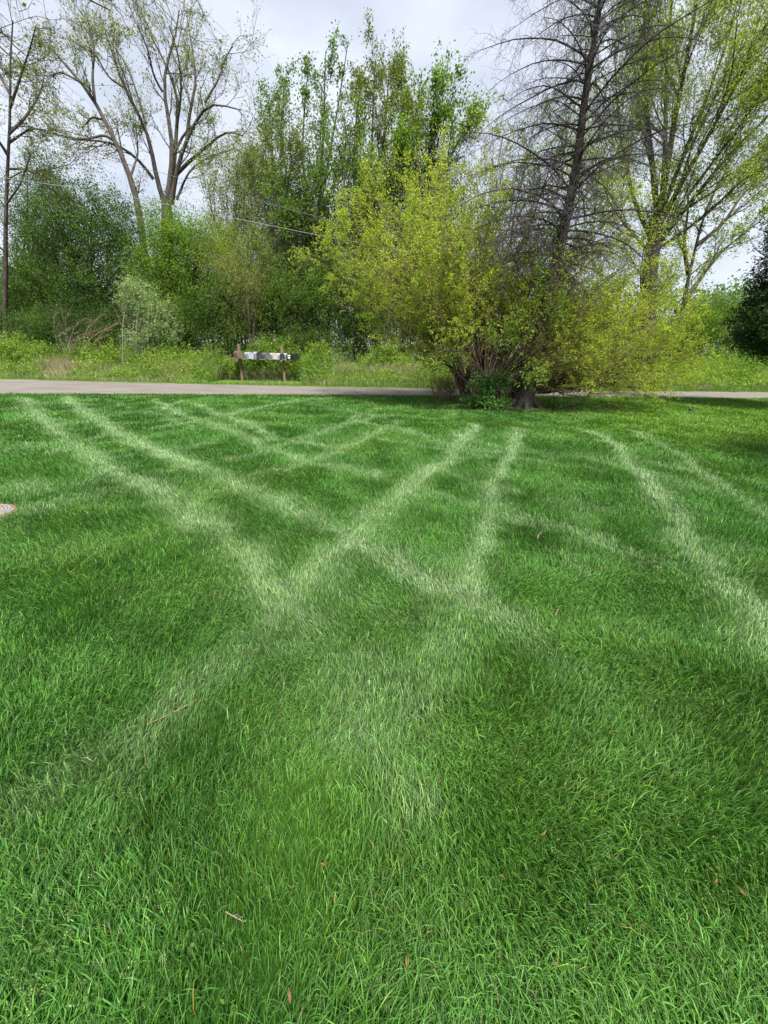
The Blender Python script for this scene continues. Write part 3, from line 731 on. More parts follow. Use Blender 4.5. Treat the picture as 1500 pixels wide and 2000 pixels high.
# ---- big sparse cottonwood at left ---------------------------------------
def cottonwood():
    Y = 27.0; B = gbase(322, Y)
    trunk = resample([B, P(325, 560, Y), P(326, 440, Y), P(325, 385, Y)], 10)
    S = []
    S.append((trunk, np.linspace(0.42, 0.27, 10)))
    L = [([(322,400),(305,350),(296,290),(284,240),(260,210),(240,170),(225,120),(205,60)], 0.24, -1.5),
         ([(325,400),(335,340),(338,280),(330,235),(318,180),(318,130),(345,80),(350,20)], 0.26, 1.0),
         ([(330,400),(340,330),(345,250),(350,180),(330,130),(300,90),(285,40)], 0.22, 2.0),
         ([(335,400),(345,330),(365,270),(395,215),(405,195),(430,205),(470,215)], 0.22, -1.0),
         ([(395,215),(385,240),(360,260),(340,300)][::-1], 0.12, 1.0),
         ([(345,340),(375,310),(400,290),(440,255),(475,265)], 0.16, -2.0),
         ([(300,350),(270,310),(235,285),(200,275),(140,272)], 0.15, -1.5),
         ([(365,270),(370,220),(385,160),(375,90),(365,30)], 0.14, 1.5),
         ([(400,200),(430,150),(440,110),(455,90)], 0.10, 0.5),
         ([(284,240),(270,190),(250,130),(215,80)], 0.10, 1.5),
         ([(318,180),(300,150),(290,100),(270,50)], 0.10, -1.0),
         ([(345,250),(355,180),(350,110),(330,50)], 0.11, -1.5),
         ([(345,390),(370,330),(410,305),(460,290)], 0.10, 1.5),
         ([(240,170),(210,150),(190,110),(160,90)], 0.08, 0.5)]
    for px, r0, dy in L:
        q, r = limb(px, Y, dy, 10, r0*0.62, 0.025); S.append((q, r))
    lf = dict(per=3, size=0.08, jitter=0.10, up=0.2, aspect=0.7)
    grow_tree('cottonwood_tree', 'tall grey tree with spreading limbs and sparse new leaves behind the dark trees', 'tree', S, [
        dict(m_=7, t0=0.25, t1=1.0, ang=(20, 60), ln=1.6, length_rel=False, lvar=0.5, n=8, wob=0.14, trop=(0, 0, 0.05), rr=0.42, taper=0.3, rmin=0.014, rmax=0.035, k=5, fine=False),
        dict(m_=7, t0=0.15, t1=1.0, ang=(20, 55), ln=0.42, lvar=0.4, n=6, wob=0.14, trop=(0, 0, 0.05), rr=0.5, taper=0.4, rmin=0.009, k=3),
        dict(m_=5, t0=0.1, t1=1.0, ang=(20, 55), ln=0.5, lvar=0.4, n=4, wob=0.14, trop=(0, 0, 0.03), rr=0.55, taper=0.4, rmin=0.005, k=3, leaf=lf)],
        None, M['lf_sparse'], M['bark_grey'], M['bark_grey'], base=B)
cottonwood()
def leaning():
    Y = 25.0; B = gbase(300, Y)
    S = []
    q, r = limb([(285,560),(280,460),(268,390),(255,345),(228,280),(205,235),(185,195),(165,165),(130,130),(95,90)], Y, 1.0, 12, 0.22, 0.04, None)
    q[0] = B; S.append((q, r))
    for px, r0, dy in [([(228,280),(205,262),(180,270),(150,272),(110,262)], 0.07, -1), ([(205,235),(180,228),(160,250)], 0.05, 1), ([(185,195),(180,150),(185,100),(175,60)], 0.07, 1),
                       ([(165,165),(120,140),(90,150)], 0.05, -1), ([(255,345),(270,300),(265,240)], 0.06, 1.5)]:
        S.append(limb(px, Y+0.6, dy, 12, r0, 0.02))
    lf = dict(per=4, size=0.08, jitter=0.06, up=0.2, aspect=0.7)
    grow_tree('leaning_tree', 'thin grey tree leaning left beside the spreading cottonwood', 'tree', S, [
        dict(m_=7, t0=0.35, t1=1.0, ang=(20, 55), ln=1.7, length_rel=False, lvar=0.4, n=7, wob=0.14, trop=(0, 0, 0.06), rr=0.42, taper=0.3, rmin=0.015, rmax=0.05, k=4, fine=False),
        dict(m_=7, t0=0.15, t1=1.0, ang=(20, 55), ln=0.42, lvar=0.4, n=6, wob=0.14, trop=(0, 0, 0.05), rr=0.5, taper=0.4, rmin=0.008, k=3),
        dict(m_=5, t0=0.1, t1=1.0, ang=(20, 55), ln=0.5, lvar=0.4, n=4, wob=0.14, trop=(0, 0, 0.03), rr=0.55, taper=0.4, rmin=0.0045, k=3, leaf=lf)],
        None, M['lf_sparse'], M['bark_grey'], M['bark_grey'], base=B)
leaning()
def edge_tree():
    Y = 20.2; B = gbase(5, Y); S = []
    q, r = limb([(8,660),(12,560),(10,450),(14,350),(18,260),(22,190),(18,110),(25,40)], Y, 0, 12, 0.15, 0.03); q[0] = B; r = r*0.7; S.append((q, r))
    for px, r0, dy in [([(18,260),(50,230),(80,180),(90,130)], 0.06, 1), ([(14,300),(-20,250),(-40,180)], 0.06, -1), ([(20,210),(40,150),(60,90),(70,50)], 0.05, -1),
                       ([(14,330),(60,330),(100,370),(150,400)], 0.045, 0.5), ([(16,280),(60,250),(90,255)], 0.05, 1), ([(22,190),(-10,130),(-20,70)], 0.05, 0.7), ([(12,400),(40,360),(60,300)], 0.04, -1)]:
        S.append(limb(px, Y, dy, 12, r0, 0.015))
    lf = dict(per=2, size=0.06, jitter=0.05, up=0.2, aspect=0.7)
    grow_tree('bare_tree', 'thin brown tree with twiggy nearly bare crown at the left edge', 'tree', S, [
        dict(m_=9, t0=0.3, t1=1.0, ang=(25, 60), ln=0.26, lvar=0.4, n=7, wob=0.16, trop=(0, 0, 0.04), rr=0.42, taper=0.3, rmin=0.012, rmax=0.03, k=4, fine=False),
        dict(m_=7, t0=0.15, t1=1.0, ang=(25, 60), ln=0.45, lvar=0.4, n=5, wob=0.16, trop=(0, 0, 0.02), rr=0.5, taper=0.4, rmin=0.007, k=3),
        dict(m_=5, t0=0.1, t1=1.0, ang=(25, 60), ln=0.5, lvar=0.4, n=4, wob=0.16, trop=(0, 0, 0.02), rr=0.55, taper=0.4, rmin=0.004, k=3, leaf=lf)],
        None, M['lf_olive'], M['bark_grey'], M['bark_grey'], base=B)
edge_tree()
def overhang():
    Y = 6.5; B = np.array([-10.5, 6.8, 0.0]); S = []
    tr_ = resample([B, B+np.array([0.1, 0, 2.5]), B+np.array([0.3, 0.2, 5.0]), B+np.array([0.4, 0.3, 8.0])], 12); S.append((tr_, np.linspace(0.22, 0.07, 12)))
    for px, r0, dy in [([(-180,-120),(-60,-60),(60,-70),(150,-30),(215,20)], 0.05, 0.5), ([(-180,-100),(-90,-10),(-20,40),(20,75)], 0.035, 0.3), ([(60,-70),(140,-80),(230,-60),(300,-20)], 0.03, 0.3),
                       ([(-180,-40),(-80,10),(-10,60),(30,120)], 0.03, -0.2)]:
        q, r = limb(px, Y, dy, 12, r0, 0.007, tr_[8]); S.append((q, r))
    lf = dict(per=2, size=0.045, jitter=0.03, up=0.2, aspect=0.6, droop=0.4)
    grow_tree('overhanging_tree', 'dark drooping twigs hanging into the top left corner', 'tree', S, [
        dict(m_=9, t0=0.35, t1=1.0, ang=(25, 60), ln=0.20, lvar=0.4, n=7, wob=0.16, trop=(0, 0, -0.08), rr=0.5, taper=0.3, rmin=0.004, rmax=0.02, k=4, fine=False),
        dict(m_=5, t0=0.15, t1=1.0, ang=(25, 60), ln=0.45, lvar=0.4, n=5, wob=0.18, trop=(0, 0, -0.1), rr=0.5, taper=0.4, rmin=0.003, k=3, leaf=lf)],
        None, M['lf_olive'], M['bark_dark'], M['bark_dark'], base=B)
overhang()

# ---- airy leafy trees of the middle (aspen, olive, ash) -----------------
def airy(name, label, stems, Y, leafm, bark, size=0.085, per=5, r0=0.12, L1=0.20, m1=14, base_px=None, trop=0.08, ang=(20, 45), m2=6, m3=4, t0=0.25, base=None, group=None, droop=0.0, aspect=0.65):
    Y = Y+2.2; S = []; B = base if base is not None else gbase(base_px or stems[0][0][0], Y)
    for k, (pxs, dy) in enumerate([(s, 0.0) if not isinstance(s, tuple) else s for s in stems]):
        q, r = limb(pxs, Y, dy, 14, r0*(1 if k == 0 else 0.7), 0.015)
        if k == 0: q = resample(np.vstack([B, q]), 14)
        S.append((q, r))
    lf = dict(per=per, size=size, jitter=0.08, up=0.3, aspect=aspect, droop=droop)
    return grow_tree(name, label, 'tree', S, [
        dict(m_=m1, t0=t0, t1=1.0, ang=ang, ln=L1*9.5, length_rel=False, lvar=0.5, n=7, wob=0.10, trop=(0, 0, trop), rr=0.4, taper=0.3, rmin=0.012, rmax=0.04, k=4, fine=False, lprof=lambda t: np.interp(t, [0, 0.3, 0.7, 1], [1, 1.1, 0.8, 0.35])),
        dict(m_=m2, t0=0.15, t1=1.0, ang=(25, 55), ln=0.40, lvar=0.4, n=5, wob=0.13, trop=(0, 0, trop*0.6-droop*0.3), rr=0.5, taper=0.4, rmin=0.006, k=3),
        dict(m_=m3, t0=0.1, t1=1.0, ang=(25, 60), ln=0.45, lvar=0.4, n=4, wob=0.14, trop=(0, 0, 0.02-droop*0.3), rr=0.55, taper=0.4, rmin=0.004, k=3, leaf=lf)],
        None, leafm, bark, None, base=B, group=group)
airy('aspen_tree', 'tallest slim aspen with pointed leafy leaders above the grey-green treeline', [[(610,640),(615,500),(620,420),(640,330),(655,230),(672,150),(680,80)], ([(612,500),(600,400),(590,300),(595,200),(604,120)], 0.5), ([(618,450),(650,360),(690,300),(705,220)], -0.6), ([(616,520),(585,430),(555,330),(552,250),(555,165)], 0.8), ([(616,480),(625,380),(632,250),(636,100)], -0.3)], 20.5, M['lf_green'], M['bark_grey'], 0.09, 5, 0.13, 0.12, 15)
airy('aspen_tree', 'narrow sparse aspen spire at the left of the middle treeline', [[(560,640),(558,500),(548,400),(550,300),(545,220),(556,150)], ([(552,420),(535,330),(528,240),(525,200)], 0.4)], 22.0, M['lf_green'], M['bark_grey'], 0.09, 6, 0.10, 0.14, 14)
airy('olive_tree', 'rounded olive-green tree with full crown left of the bright ash', [[(700,640),(705,500),(715,420),(725,330),(730,230),(725,170),(735,105)], ([(715,420),(760,330),(785,250),(785,150)], 0.8), ([(712,430),(690,340),(695,240),(705,160)], -0.5), ([(720,400),(780,340),(810,280),(805,210)], -0.8), ([(722,380),(748,290),(755,210),(760,140)], 1.2)], 21.5, M['lf_olive'], M['bark_dark'], 0.085, 9, 0.16, 0.20, 15)
airy('ash_tree', 'fresh green tree standing right of the olive tree above the yellow shrub', [[(835,640),(838,500),(840,400),(845,310),(860,240),(890,175)], ([(842,380),(870,320),(900,270),(925,240)], 0.5), ([(842,360),(838,300),(845,230),(848,190)], -0.6), ([(842,400),(800,340),(790,290)], -0.6)], 20.0, M['lf_bright'], M['bark_dark'], 0.10, 8, 0.12, 0.17, 13)
airy('young_tree', 'olive-green tree with fine leaves left of the slim aspens', [[(540,640),(530,520),(535,420),(530,350),(515,290)], ([(532,450),(500,380),(495,320)], 0.5), ([(532,450),(560,380),(570,310)], -0.5)], 19.5, M['lf_olive'], M['bark_grey'], 0.075, 7, 0.09, 0.24, 14)
airy('young_tree', 'dense mid-green tree low behind the left side of the yellow shrub', [[(640,680),(645,560),(650,470),(655,390),(650,330)], ([(648,520),(610,430),(600,370)], 0.5), ([(648,520),(690,440),(700,360)], -0.5), ([(648,560),(580,500),(560,430)], -0.5)], 18.8, M['lf_green'], M['bark_dark'], 0.09, 9, 0.10, 0.26, 15)
airy('thin_tree', 'pale thin tree with hazy yellow-green leaves right of the cottonwood', [[(450,640),(448,520),(445,420),(440,340)], ([(448,500),(475,420),(480,340)], 0.7), ([(448,500),(415,420),(405,350)], -0.7)], 24.0, M['lf_willow'], M['bark_pale'], 0.08, 4, 0.08, 0.26, 13)
airy('thin_tree', 'thin airy sapling with sparse leaves left of the young olive tree', [[(492,650),(490,520),(492,420),(488,320)], ([(490,470),(510,390),(512,320)], 0.7)], 25.5, M['lf_sparse'], M['bark_brown'], 0.08, 4, 0.08, 0.24, 13)
airy('weeping_tree', 'pale feathery weeping tree with brown stems behind the mailboxes', [[(488,690),(486,620),(480,560),(485,500),(480,465)], ([(492,680),(500,600),(512,540),(515,490)], 0.2), ([(484,640),(465,560),(458,510)], -0.3)], 17.6, M['lf_willow'], M['bark_brown'], 0.07, 7, 0.06, 0.22, 18, ang=(25, 70), droop=0.9, trop=-0.02, aspect=0.3)

# ---- right-hand willow and its smaller neighbour --------------------------
def willow():
    Y = 19.8; B = gbase(1268, Y); S = []
    q, r = limb([(1262,700),(1265,600),(1272,500),(1285,420)], Y, 0, 12, 0.36, 0.26); q[0] = B; S.append((q, r))
    for px, r0, dy in [([(1285,430),(1275,330),(1262,220),(1255,110),(1262,0),(1265,-120)], 0.16, 1.0), ([(1285,430),(1305,320),(1322,210),(1345,100),(1365,-20),(1380,-120)], 0.17, -0.8),
                       ([(1282,450),(1330,360),(1375,280),(1420,200),(1470,100),(1520,0)], 0.16, -1.5), ([(1290,470),(1345,400),(1400,330),(1460,265),(1540,190)], 0.14, 0.6),
                       ([(1278,480),(1240,400),(1215,300),(1205,200),(1200,100)], 0.12, 1.5), ([(1290,420),(1340,290),(1385,180),(1425,70),(1450,-40)], 0.13, 1.8),
                       ([(1292,400),(1300,280),(1300,150),(1310,20),(1320,-80)], 0.13, 2.2), ([(1295,480),(1380,420),(1450,350),(1530,310)], 0.10, -1.5), ([(1275,500),(1230,450),(1190,400),(1170,330)], 0.08, -0.5),
                       ([(1345,380),(1420,280),(1490,180),(1560,80)], 0.09, -2.0), ([(1340,100),(1390,20),(1440,-60)], 0.07, 1.0), ([(1420,200),(1480,160),(1550,110)], 0.07, 1.0)]:
        S.append(limb(px, Y, dy, 12, r0*0.75, 0.02))
    lf = dict(per=19, size=0.085, jitter=0.16, up=0.2, aspect=0.42)
    grow_tree('willow_tree', 'large light green willow fanning to the upper right behind the dead spruce', 'tree', S, [
        dict(m_=12, t0=0.2, t1=1.0, ang=(14, 42), ln=2.5, length_rel=False, lvar=0.4, n=8, wob=0.10, trop=(0.01, 0, 0.09), rr=0.42, taper=0.3, rmin=0.014, rmax=0.05, k=4, fine=False),
        dict(m_=8, t0=0.15, t1=1.0, ang=(15, 45), ln=0.42, lvar=0.4, n=6, wob=0.10, trop=(0.01, 0, 0.07), rr=0.5, taper=0.4, rmin=0.007, k=3),
        dict(m_=5, t0=0.1, t1=1.0, ang=(15, 45), ln=0.5, lvar=0.4, n=4, wob=0.10, trop=(0, 0, 0.04), rr=0.55, taper=0.4, rmin=0.004, k=3, leaf=lf)],
        None, M['lf_willow'], M['bark_dark'], M['bark_brown'], base=B)
willow()
airy('young_willow', 'slender pale green tree with forked trunk left of the dark conifer', [[(1333,600),(1345,540),(1360,480),(1372,420),(1400,360),(1440,300)], ([(1340,585),(1370,540),(1410,490),(1460,450),(1500,420)], 0.8), ([(1345,540),(1335,480),(1345,400),(1340,330)], -0.8), ([(1360,480),(1410,440),(1450,380),(1490,340)], 1.0)], 21.0, M['lf_willow'], M['bark_grey'], 0.10, 5, 0.15, 0.20, 14, base_px=1325)

# ---- dense bushes ---------------------------------------------------------
def bush(name, label, base_px, Y, blobs, ncl, per, ls, lm, bark='bark_dark', cs=0.3, **k):
    Y = Y+2.2; ncl = int(ncl*1.45)
    if Y < 27 and ls >= 0.08: per = int(per*2.6); ls = ls*0.78; ncl = int(ncl*0.55); cs = cs*1.25
    if 'r0' not in k: k['r0'] = 0.035
    return blob_tree(name, gbase(base_px, Y), label, 'bush' if 'tree' not in name else 'tree', blobs_px(blobs, Y), ncl, per, ls, M[lm], M[bark], csize=cs, **k)
bush('dense_tree', 'big dark green dense tree with rounded crown at left', 190, 19.5, [(180,430,95,80),(120,480,80,90),(230,470,90,90),(170,560,110,90),(90,560,70,90),(250,560,80,90)], 2400, 14, 0.10, 'lf_dark', limbs=18, r0=0.10)
bush('dense_tree', 'tall ragged dark tree behind the big dense tree at left', 85, 22.0, [(80,340,45,55),(110,400,60,60),(50,420,50,60),(85,480,70,80),(60,560,70,80)], 1500, 11, 0.09, 'lf_dark', limbs=16, r0=0.10)
bush('dense_tree', 'bright mid-green tree below the cottonwood trunk', 350, 18.6, [(340,460,62,55),(385,500,60,60),(320,530,70,60),(380,580,75,70),(310,600,60,60)], 1900, 13, 0.095, 'lf_bright', limbs=16, r0=0.09)
bush('bush', 'green undergrowth deep in the wood behind the mailboxes', 520, 22.0, [(500,620,45,60),(545,630,45,55),(520,560,45,60),(480,560,40,50)], 1000, 12, 0.10, 'lf_green')
bush('dense_tree', 'olive-green tree rising between the cottonwood and the slim aspens', 470, 23.5, [(460,400,50,60),(500,370,45,55),(440,470,50,60),(500,470,50,70),(470,340,35,40)], 900, 9, 0.10, 'lf_olive', limbs=14)
bush('dense_tree', 'mid-green crown low in front of the aspens', 590, 20.5, [(560,420,55,50),(600,480,60,60),(530,360,45,45),(560,520,60,60),(650,470,50,60)], 1300, 10, 0.09, 'lf_green', limbs=14)
bush('dense_tree', 'olive crown under the olive tree above the yellow shrub', 740, 21.0, [(720,380,60,60),(780,350,60,60),(690,430,50,60),(840,330,50,50)], 1100, 10, 0.10, 'lf_olive', limbs=14)
bush('bush', 'dark bush at the left edge below the thin brown tree', 40, 18.9, [(30,560,50,60),(50,630,60,50),(-20,620,60,60),(-70,560,70,90)], 1100, 12, 0.09, 'lf_green')
bush('bush', 'dark leafy thicket under the big dense tree', 180, 17.9, [(150,630,70,45),(220,640,60,45),(80,640,55,40)], 900, 12, 0.08, 'lf_dark')
bush('olive_bush', 'pale silvery green shrub at the edge of the wood', 300, 16.9, [(265,565,34,22),(300,600,42,32),(325,640,42,30),(290,660,46,26),(255,590,26,20)], 620, 16, 0.065, 'lf_silver', 'bark_pale', 0.2)
bush('bush', 'green thicket between the silvery shrub and the mailboxes', 420, 17.8, [(400,620,60,55),(450,640,45,50),(370,640,40,45),(440,570,45,45)], 1100, 12, 0.085, 'lf_green')
bush('bush', 'yellowish green bush between bright tree and weeping tree', 440, 19.6, [(430,480,40,60),(455,540,45,60),(470,600,45,60)], 800, 11, 0.085, 'lf_willow')
bush('bush', 'dark thicket right of the mailboxes in the wood edge', 600, 18.2, [(570,600,55,60),(620,580,50,70),(600,660,60,40),(545,560,40,60)], 1300, 12, 0.09, 'lf_green')
bush('bush', 'shaded dark bush left behind the yellow shrub', 700, 18.6, [(690,580,60,70),(730,620,60,70),(680,650,60,50),(650,540,50,60)], 1500, 12, 0.09, 'lf_dark')
bush('bush', 'shaded dark bush right behind the yellow shrub', 800, 19.2, [(790,600,70,80),(850,640,70,70),(780,520,60,70),(850,540,70,80)], 1500, 11, 0.09, 'lf_dark')
bush('dense_tree', 'mid-green tree filling the wood behind the aspens', 590, 24.0, [(570,460,60,70),(620,440,60,70),(540,540,60,70),(600,560,90,70)], 1300, 10, 0.11, 'lf_olive')
bush('dense_tree', 'dark crown below the ash and olive trees', 780, 22.5, [(770,430,55,60),(830,420,60,70),(880,380,50,55),(720,480,60,60),(830,500,80,70)], 1500, 11, 0.11, 'lf_dark')
bush('bush', 'green bush behind the right part of the yellow shrub', 950, 20.0, [(930,620,70,70),(1010,640,70,60),(960,540,60,60)], 900, 10, 0.10, 'lf_green')
bush('bush', 'low green bush right behind the spruce trunk', 1120, 21.0, [(1090,650,70,55),(1170,650,70,55),(1240,660,60,45)], 900, 10, 0.10, 'lf_green')
bush('bush', 'bright green hedge-like bush at right beyond the road', 1350, 21.0, [(1345,640,45,40),(1390,640,45,42),(1330,680,50,35),(1290,660,40,40)], 1100, 12, 0.085, 'lf_bright')
bush('bush', 'dark shaded bush under the conifer beyond the road', 1430, 20.5, [(1420,670,50,40),(1460,650,50,55),(1480,680,60,36),(1540,660,60,60)], 1100, 12, 0.08, 'lf_dark')
bush('bush', 'green bush peeping above the dark bush at right', 1440, 23.0, [(1420,600,60,30),(1380,620,60,40),(1470,610,50,30)], 600, 10, 0.10, 'lf_green')

# distant woodland behind, so that no horizon shows
def far_wood():
    cl = []; K = 8500
    x = g.uniform(-46, 52, K); y = 28+g.random(K)*9+np.abs(x)*0.08
    top = 4.2+3.4*fbm(x*0.25+3, x*0+2, 3)
    z = top*g.random(K)**0.7
    c = np.stack([x, y, z], 1)
    q = np.stack([c, c+unit(g.normal(size=(K, 3))+np.array([0, 0, 0.6]))*0.35, c+unit(g.normal(size=(K, 3))+np.array([0, 0, 1]))*0.7], 1)
    lv = leaves_on(q, 13, 0.19, 0.3, 0.4, 0.7, 0)
    o = link('distant_woodland', leaf_mesh('distant_woodland', [lv], M['lf_green'])); tag(o, 'far green woodland showing between the nearer trees', 'woodland', None, 'stuff')
far_wood()

# ---- dark conifer at the right edge --------------------------------------
def conifer(px, Y, h, rad_, label, base=None, K=2600):
    B = gbase(px, Y) if base is None else np.array(base, float)
    q = resample([B, B+np.array([0, 0, h])], 14); r = np.linspace(0.16, 0.02, 14)
    wd = Wood(); wd.add(q[None], r[None], 8)
    b, br = spawn(q[None], r[None], 190, 0.12, 1.0, (75, 100), 1.0, 0.15, 7, 0.05, (0, 0, -0.05), 0.25, 0.3, 0.006, length_rel=False, lprof=lambda t: rad_*np.interp(t, [0.05, 0.2, 1.0], [0.9, 1.0, 0.12])); wd.add(b, br, 4)
    tw, tr_ = spawn(b, br, 9, 0.2, 1.0, (25, 60), 0.28, 0.4, 5, 0.08, (0, 0, -0.16), 0.5, 0.4, 0.003); W2 = Wood(); W2.add(tw, tr_, 3)
    lv = [leaves_on(tw, 12, 0.11, 0.05, 0.1, 0.35, 0.0, droop=0.7), leaves_on(b, 22, 0.11, 0.07, 0.1, 0.35, 0.2, droop=0.5)]
    return tree_obj('conifer', B, label, 'tree', wd, W2, lv, M['bark_dark'], M['lf_conifer'])
cb = gbase(1590, 12.6)
blob_tree('conifer', cb, 'dark green conifer cut off by the right edge of the photo', 'tree',
          blobs_px([(1570,430,52,60),(1560,500,68,60),(1550,570,80,60),(1545,625,100,62),(1580,660,110,50),(1600,360,50,60),(1620,280,40,60),(1640,560,90,90)], 12.6), 2300, 46, 0.085, M['lf_conifer'], M['bark_dark'], 0.3, 0.08, 0.26, 0.45, up=0.1, aspect=0.32, limbs=22)

# ================================================================== VERGE WEEDS
def verge_grass():
    K = 190000; x = g.uniform(-21, 24, K); d = g.random(K)**0.8*3.2
    y = road_far(x)+0.02+d+np.where(np.abs(x+5.6) < 2.0, np.where(d > 0.55, 1.9, 0), 0)
    n = fbm(x*0.6+2, y*0.6+7, 3); n2 = fbm(x*1.6+22, y*1.6+7, 2)
    hh = np.interp(d, [0, 0.35, 0.7, 1.5, 3.2], [0.05, 0.09, 0.35, 0.85, 1.1])
    h = hh*(0.5+0.8*n)*(0.6+0.5*g.random(K))
    a = g.random(K)*6.28; am = 0.15+0.4*g.random(K)
    c = np.array([0.13, 0.24, 0.045])*(1-n2[:, None])+np.array([0.25, 0.38, 0.08])*n2[:, None]
    low = (d < 0.55)[:, None]; c = np.where(low, np.array([0.15, 0.26, 0.03]), c)
    dry = ((g.random(K) < 0.13+0.6*np.clip((n-0.50)*5, 0, 1)+0.2*(x < -9)) & (d > 0.5))[:, None]
    c = np.where(dry, np.array([0.42, 0.36, 0.22]), c)*(0.6+0.75*g.random(K)[:, None])
    wv = np.where(d < 0.55, 0.012, 0.016)*(0.6+0.8*g.random(K))
    blades('tall_grass', x, y, h, wv, np.cos(a)*am, np.sin(a)*am, c, 'tall green and straw-coloured grass along the far side of the road', 0.0, 2)
verge_grass()
def weeds():
    K = 7200; x = g.uniform(-20, 23, K); d = 0.8+g.random(K)*2.4; y = np.maximum(road_far(x)+d, np.where(np.abs(x+5.6) < 2.0, 19.35+g.random(K)*0.9, 0))
    n = fbm(x*0.9+8, y*0.9+1, 3)
    h = np.interp(d, [0.8, 1.6, 3], [0.4, 1.05, 1.7])*(0.18+1.7*np.clip(n-0.12, 0, 1))*(0.7+0.5*g.random(K))
    o = np.stack([x, y, 0*x], 1); q = np.empty((K, 5, 3)); q[:, 0] = o; dd = unit(np.array([0, 0, 1.0])+g.normal(size=(K, 3))*0.18)
    for k in range(1, 5):
        q[:, k] = q[:, k-1]+dd*(h/4)[:, None]; dd = unit(dd+g.normal(size=(K, 3))*0.12)
    wd = Wood(); wd.add(q, np.full((K, 5), 0.004), 3); v_, f_ = wd.arrays()
    lv = leaves_on(q, 22, 0.085, 0.06, 0.5, 0.45, 0.15)
    # one mesh: stems + leaves
    L = lv.reshape(-1, 3); fl = np.arange(len(L)).reshape(-1, 4)+len(v_)
    tint = np.r_[np.full(len(v_), 0.3), np.repeat(g.random(len(lv)), 4)]
    me = make_mesh('weeds', np.concatenate([v_, L]), [np.concatenate([f_, fl])], M['lf_weed'], {'tint': tint})
    tag(link('weeds', me), 'leafy light green weeds massed along the far side of the road', 'weeds', None, 'stuff')
weeds()
VY = 16.6
for lab, bx, bl, nc, lm in [
  ('rounded light green bush just right of the mailboxes', 618, [(618,705,30,34),(600,720,26,22),(640,722,22,20)], 330, 'lf_weed'),
  ('bright yellow-green bush between the mailboxes and the yellow shrub', 750, [(750,705,34,30),(720,715,30,22),(785,715,36,24),(760,690,22,22)], 480, 'lf_weed'),
  ('low pale bush at the road left of the shrub', 835, [(830,725,36,20),(860,720,26,22)], 260, 'lf_silver'),
  ('leafy bush behind the mailbox posts', 540, [(520,690,40,34),(560,690,34,36),(490,710,30,26)], 420, 'lf_weed'),
  ('low green roadside bush below the silvery shrub', 330, [(320,705,44,26),(370,710,34,24),(280,715,30,20)], 420, 'lf_weed'),
  ('pale weedy bush by the left edge', 40, [(30,680,44,30),(80,690,34,26),(0,690,34,30)], 380, 'lf_weed'),
  ('small bright roadside bush above the left end of the road', 165, [(160,700,30,22),(190,708,26,18)], 240, 'lf_bright'),
  ('low green roadside bush left of the mailboxes', 430, [(420,712,32,22),(455,716,24,18)], 260, 'lf_weed')]:
    bush('roadside_bush', lab, bx, VY+(0.9 if 500 < bx < 600 else 0.25), bl, nc, 13, 0.07, lm, 'bark_brown', 0.17, r0=0.012, group='bushes along the far verge')
# dry feathery reeds
def reeds():
    B = gbase(150, 18.9); st = []; W = Wood(); 
    for k in range(22):
        s = B+np.array([g.normal()*0.35-0.1, g.normal()*0.25, 0]); h = 1.2+1.5*g.random(); a = -0.1+0.8*g.random()
        e = s+np.array([h*a, g.normal()*0.15, h]); m_ = s+np.array([h*a*0.3, 0, h*0.6]); st.append(resample([s, m_, e, e+np.array([0.28, 0, 0.02])], 8))
    st = np.array(st); W.add(st, np.tile(np.linspace(0.007, 0.005, 8), (22, 1)), 3)
    q, r = spawn(st, np.full(st.shape[:2], 0.004), 14, 0.70, 1.0, (10, 40), 0.15, 0.4, 4, 0.1, (0.12, 0, -0.1), 0.6, 0.5, 0.004)
    T = Wood(); T.add(q, r, 3)
    root = empty('reed_clump', B, 'dry brown feathery reeds leaning right in front of the dark thicket', 'reeds')
    v_, f_ = W.arrays(); link('stems', make_mesh('stems', v_-B, [f_], M['straw']), root)
    v_, f_ = T.arrays(); link('plumes', make_mesh('plumes', v_-B, [f_], M['plume']), root)
M['straw'] = noisy_mat('straw', (0.32, 0.26, 0.15), (0.5, 0.42, 0.27), 6, 0.9, 0)
M['plume'] = noisy_mat('plume', (0.20, 0.13, 0.10), (0.34, 0.24, 0.18), 6, 0.9, 0)
reeds()

# tufts of unmown grass round the tree feet
def tree_grass():
    K = 26000; a = g.random(K)*6.28; rr = np.sqrt(g.random(K))
    x = TREE0[0]+0.55+np.cos(a)*rr*3.3; y = TREE0[1]-0.05+np.sin(a)*rr*0.95
    k = y < road_near(x)-0.1; x = x[k]; y = y[k]; K = len(x)
    n = fbm(x*1.3+5, y*1.3+5, 3)
    h = (0.05+0.16*np.clip(n-0.3, 0, 1))*(0.6+0.8*g.random(K))*np.clip(1.3-np.hypot((x-TREE0[0]-0.8)/3.4, (y-TREE0[1])/1.0), 0.3, 1)
    a = g.random(K)*6.28; am = 0.2+0.5*g.random(K)
    c = np.array([0.085, 0.155, 0.035])*(0.6+0.9*g.random(K)[:, None])
    dry = (g.random(K) < 0.16)[:, None]; c = np.where(dry, np.array([0.32, 0.27, 0.16])*(0.6+0.6*g.random(K)[:, None]), c)
    blades('rough_grass', x, y, h, 0.007+0.006*g.random(K), np.cos(a)*am, np.sin(a)*am, c, 'rough unmown grass and weeds round the feet of shrub and spruce', 0.0, 2)
tree_grass()

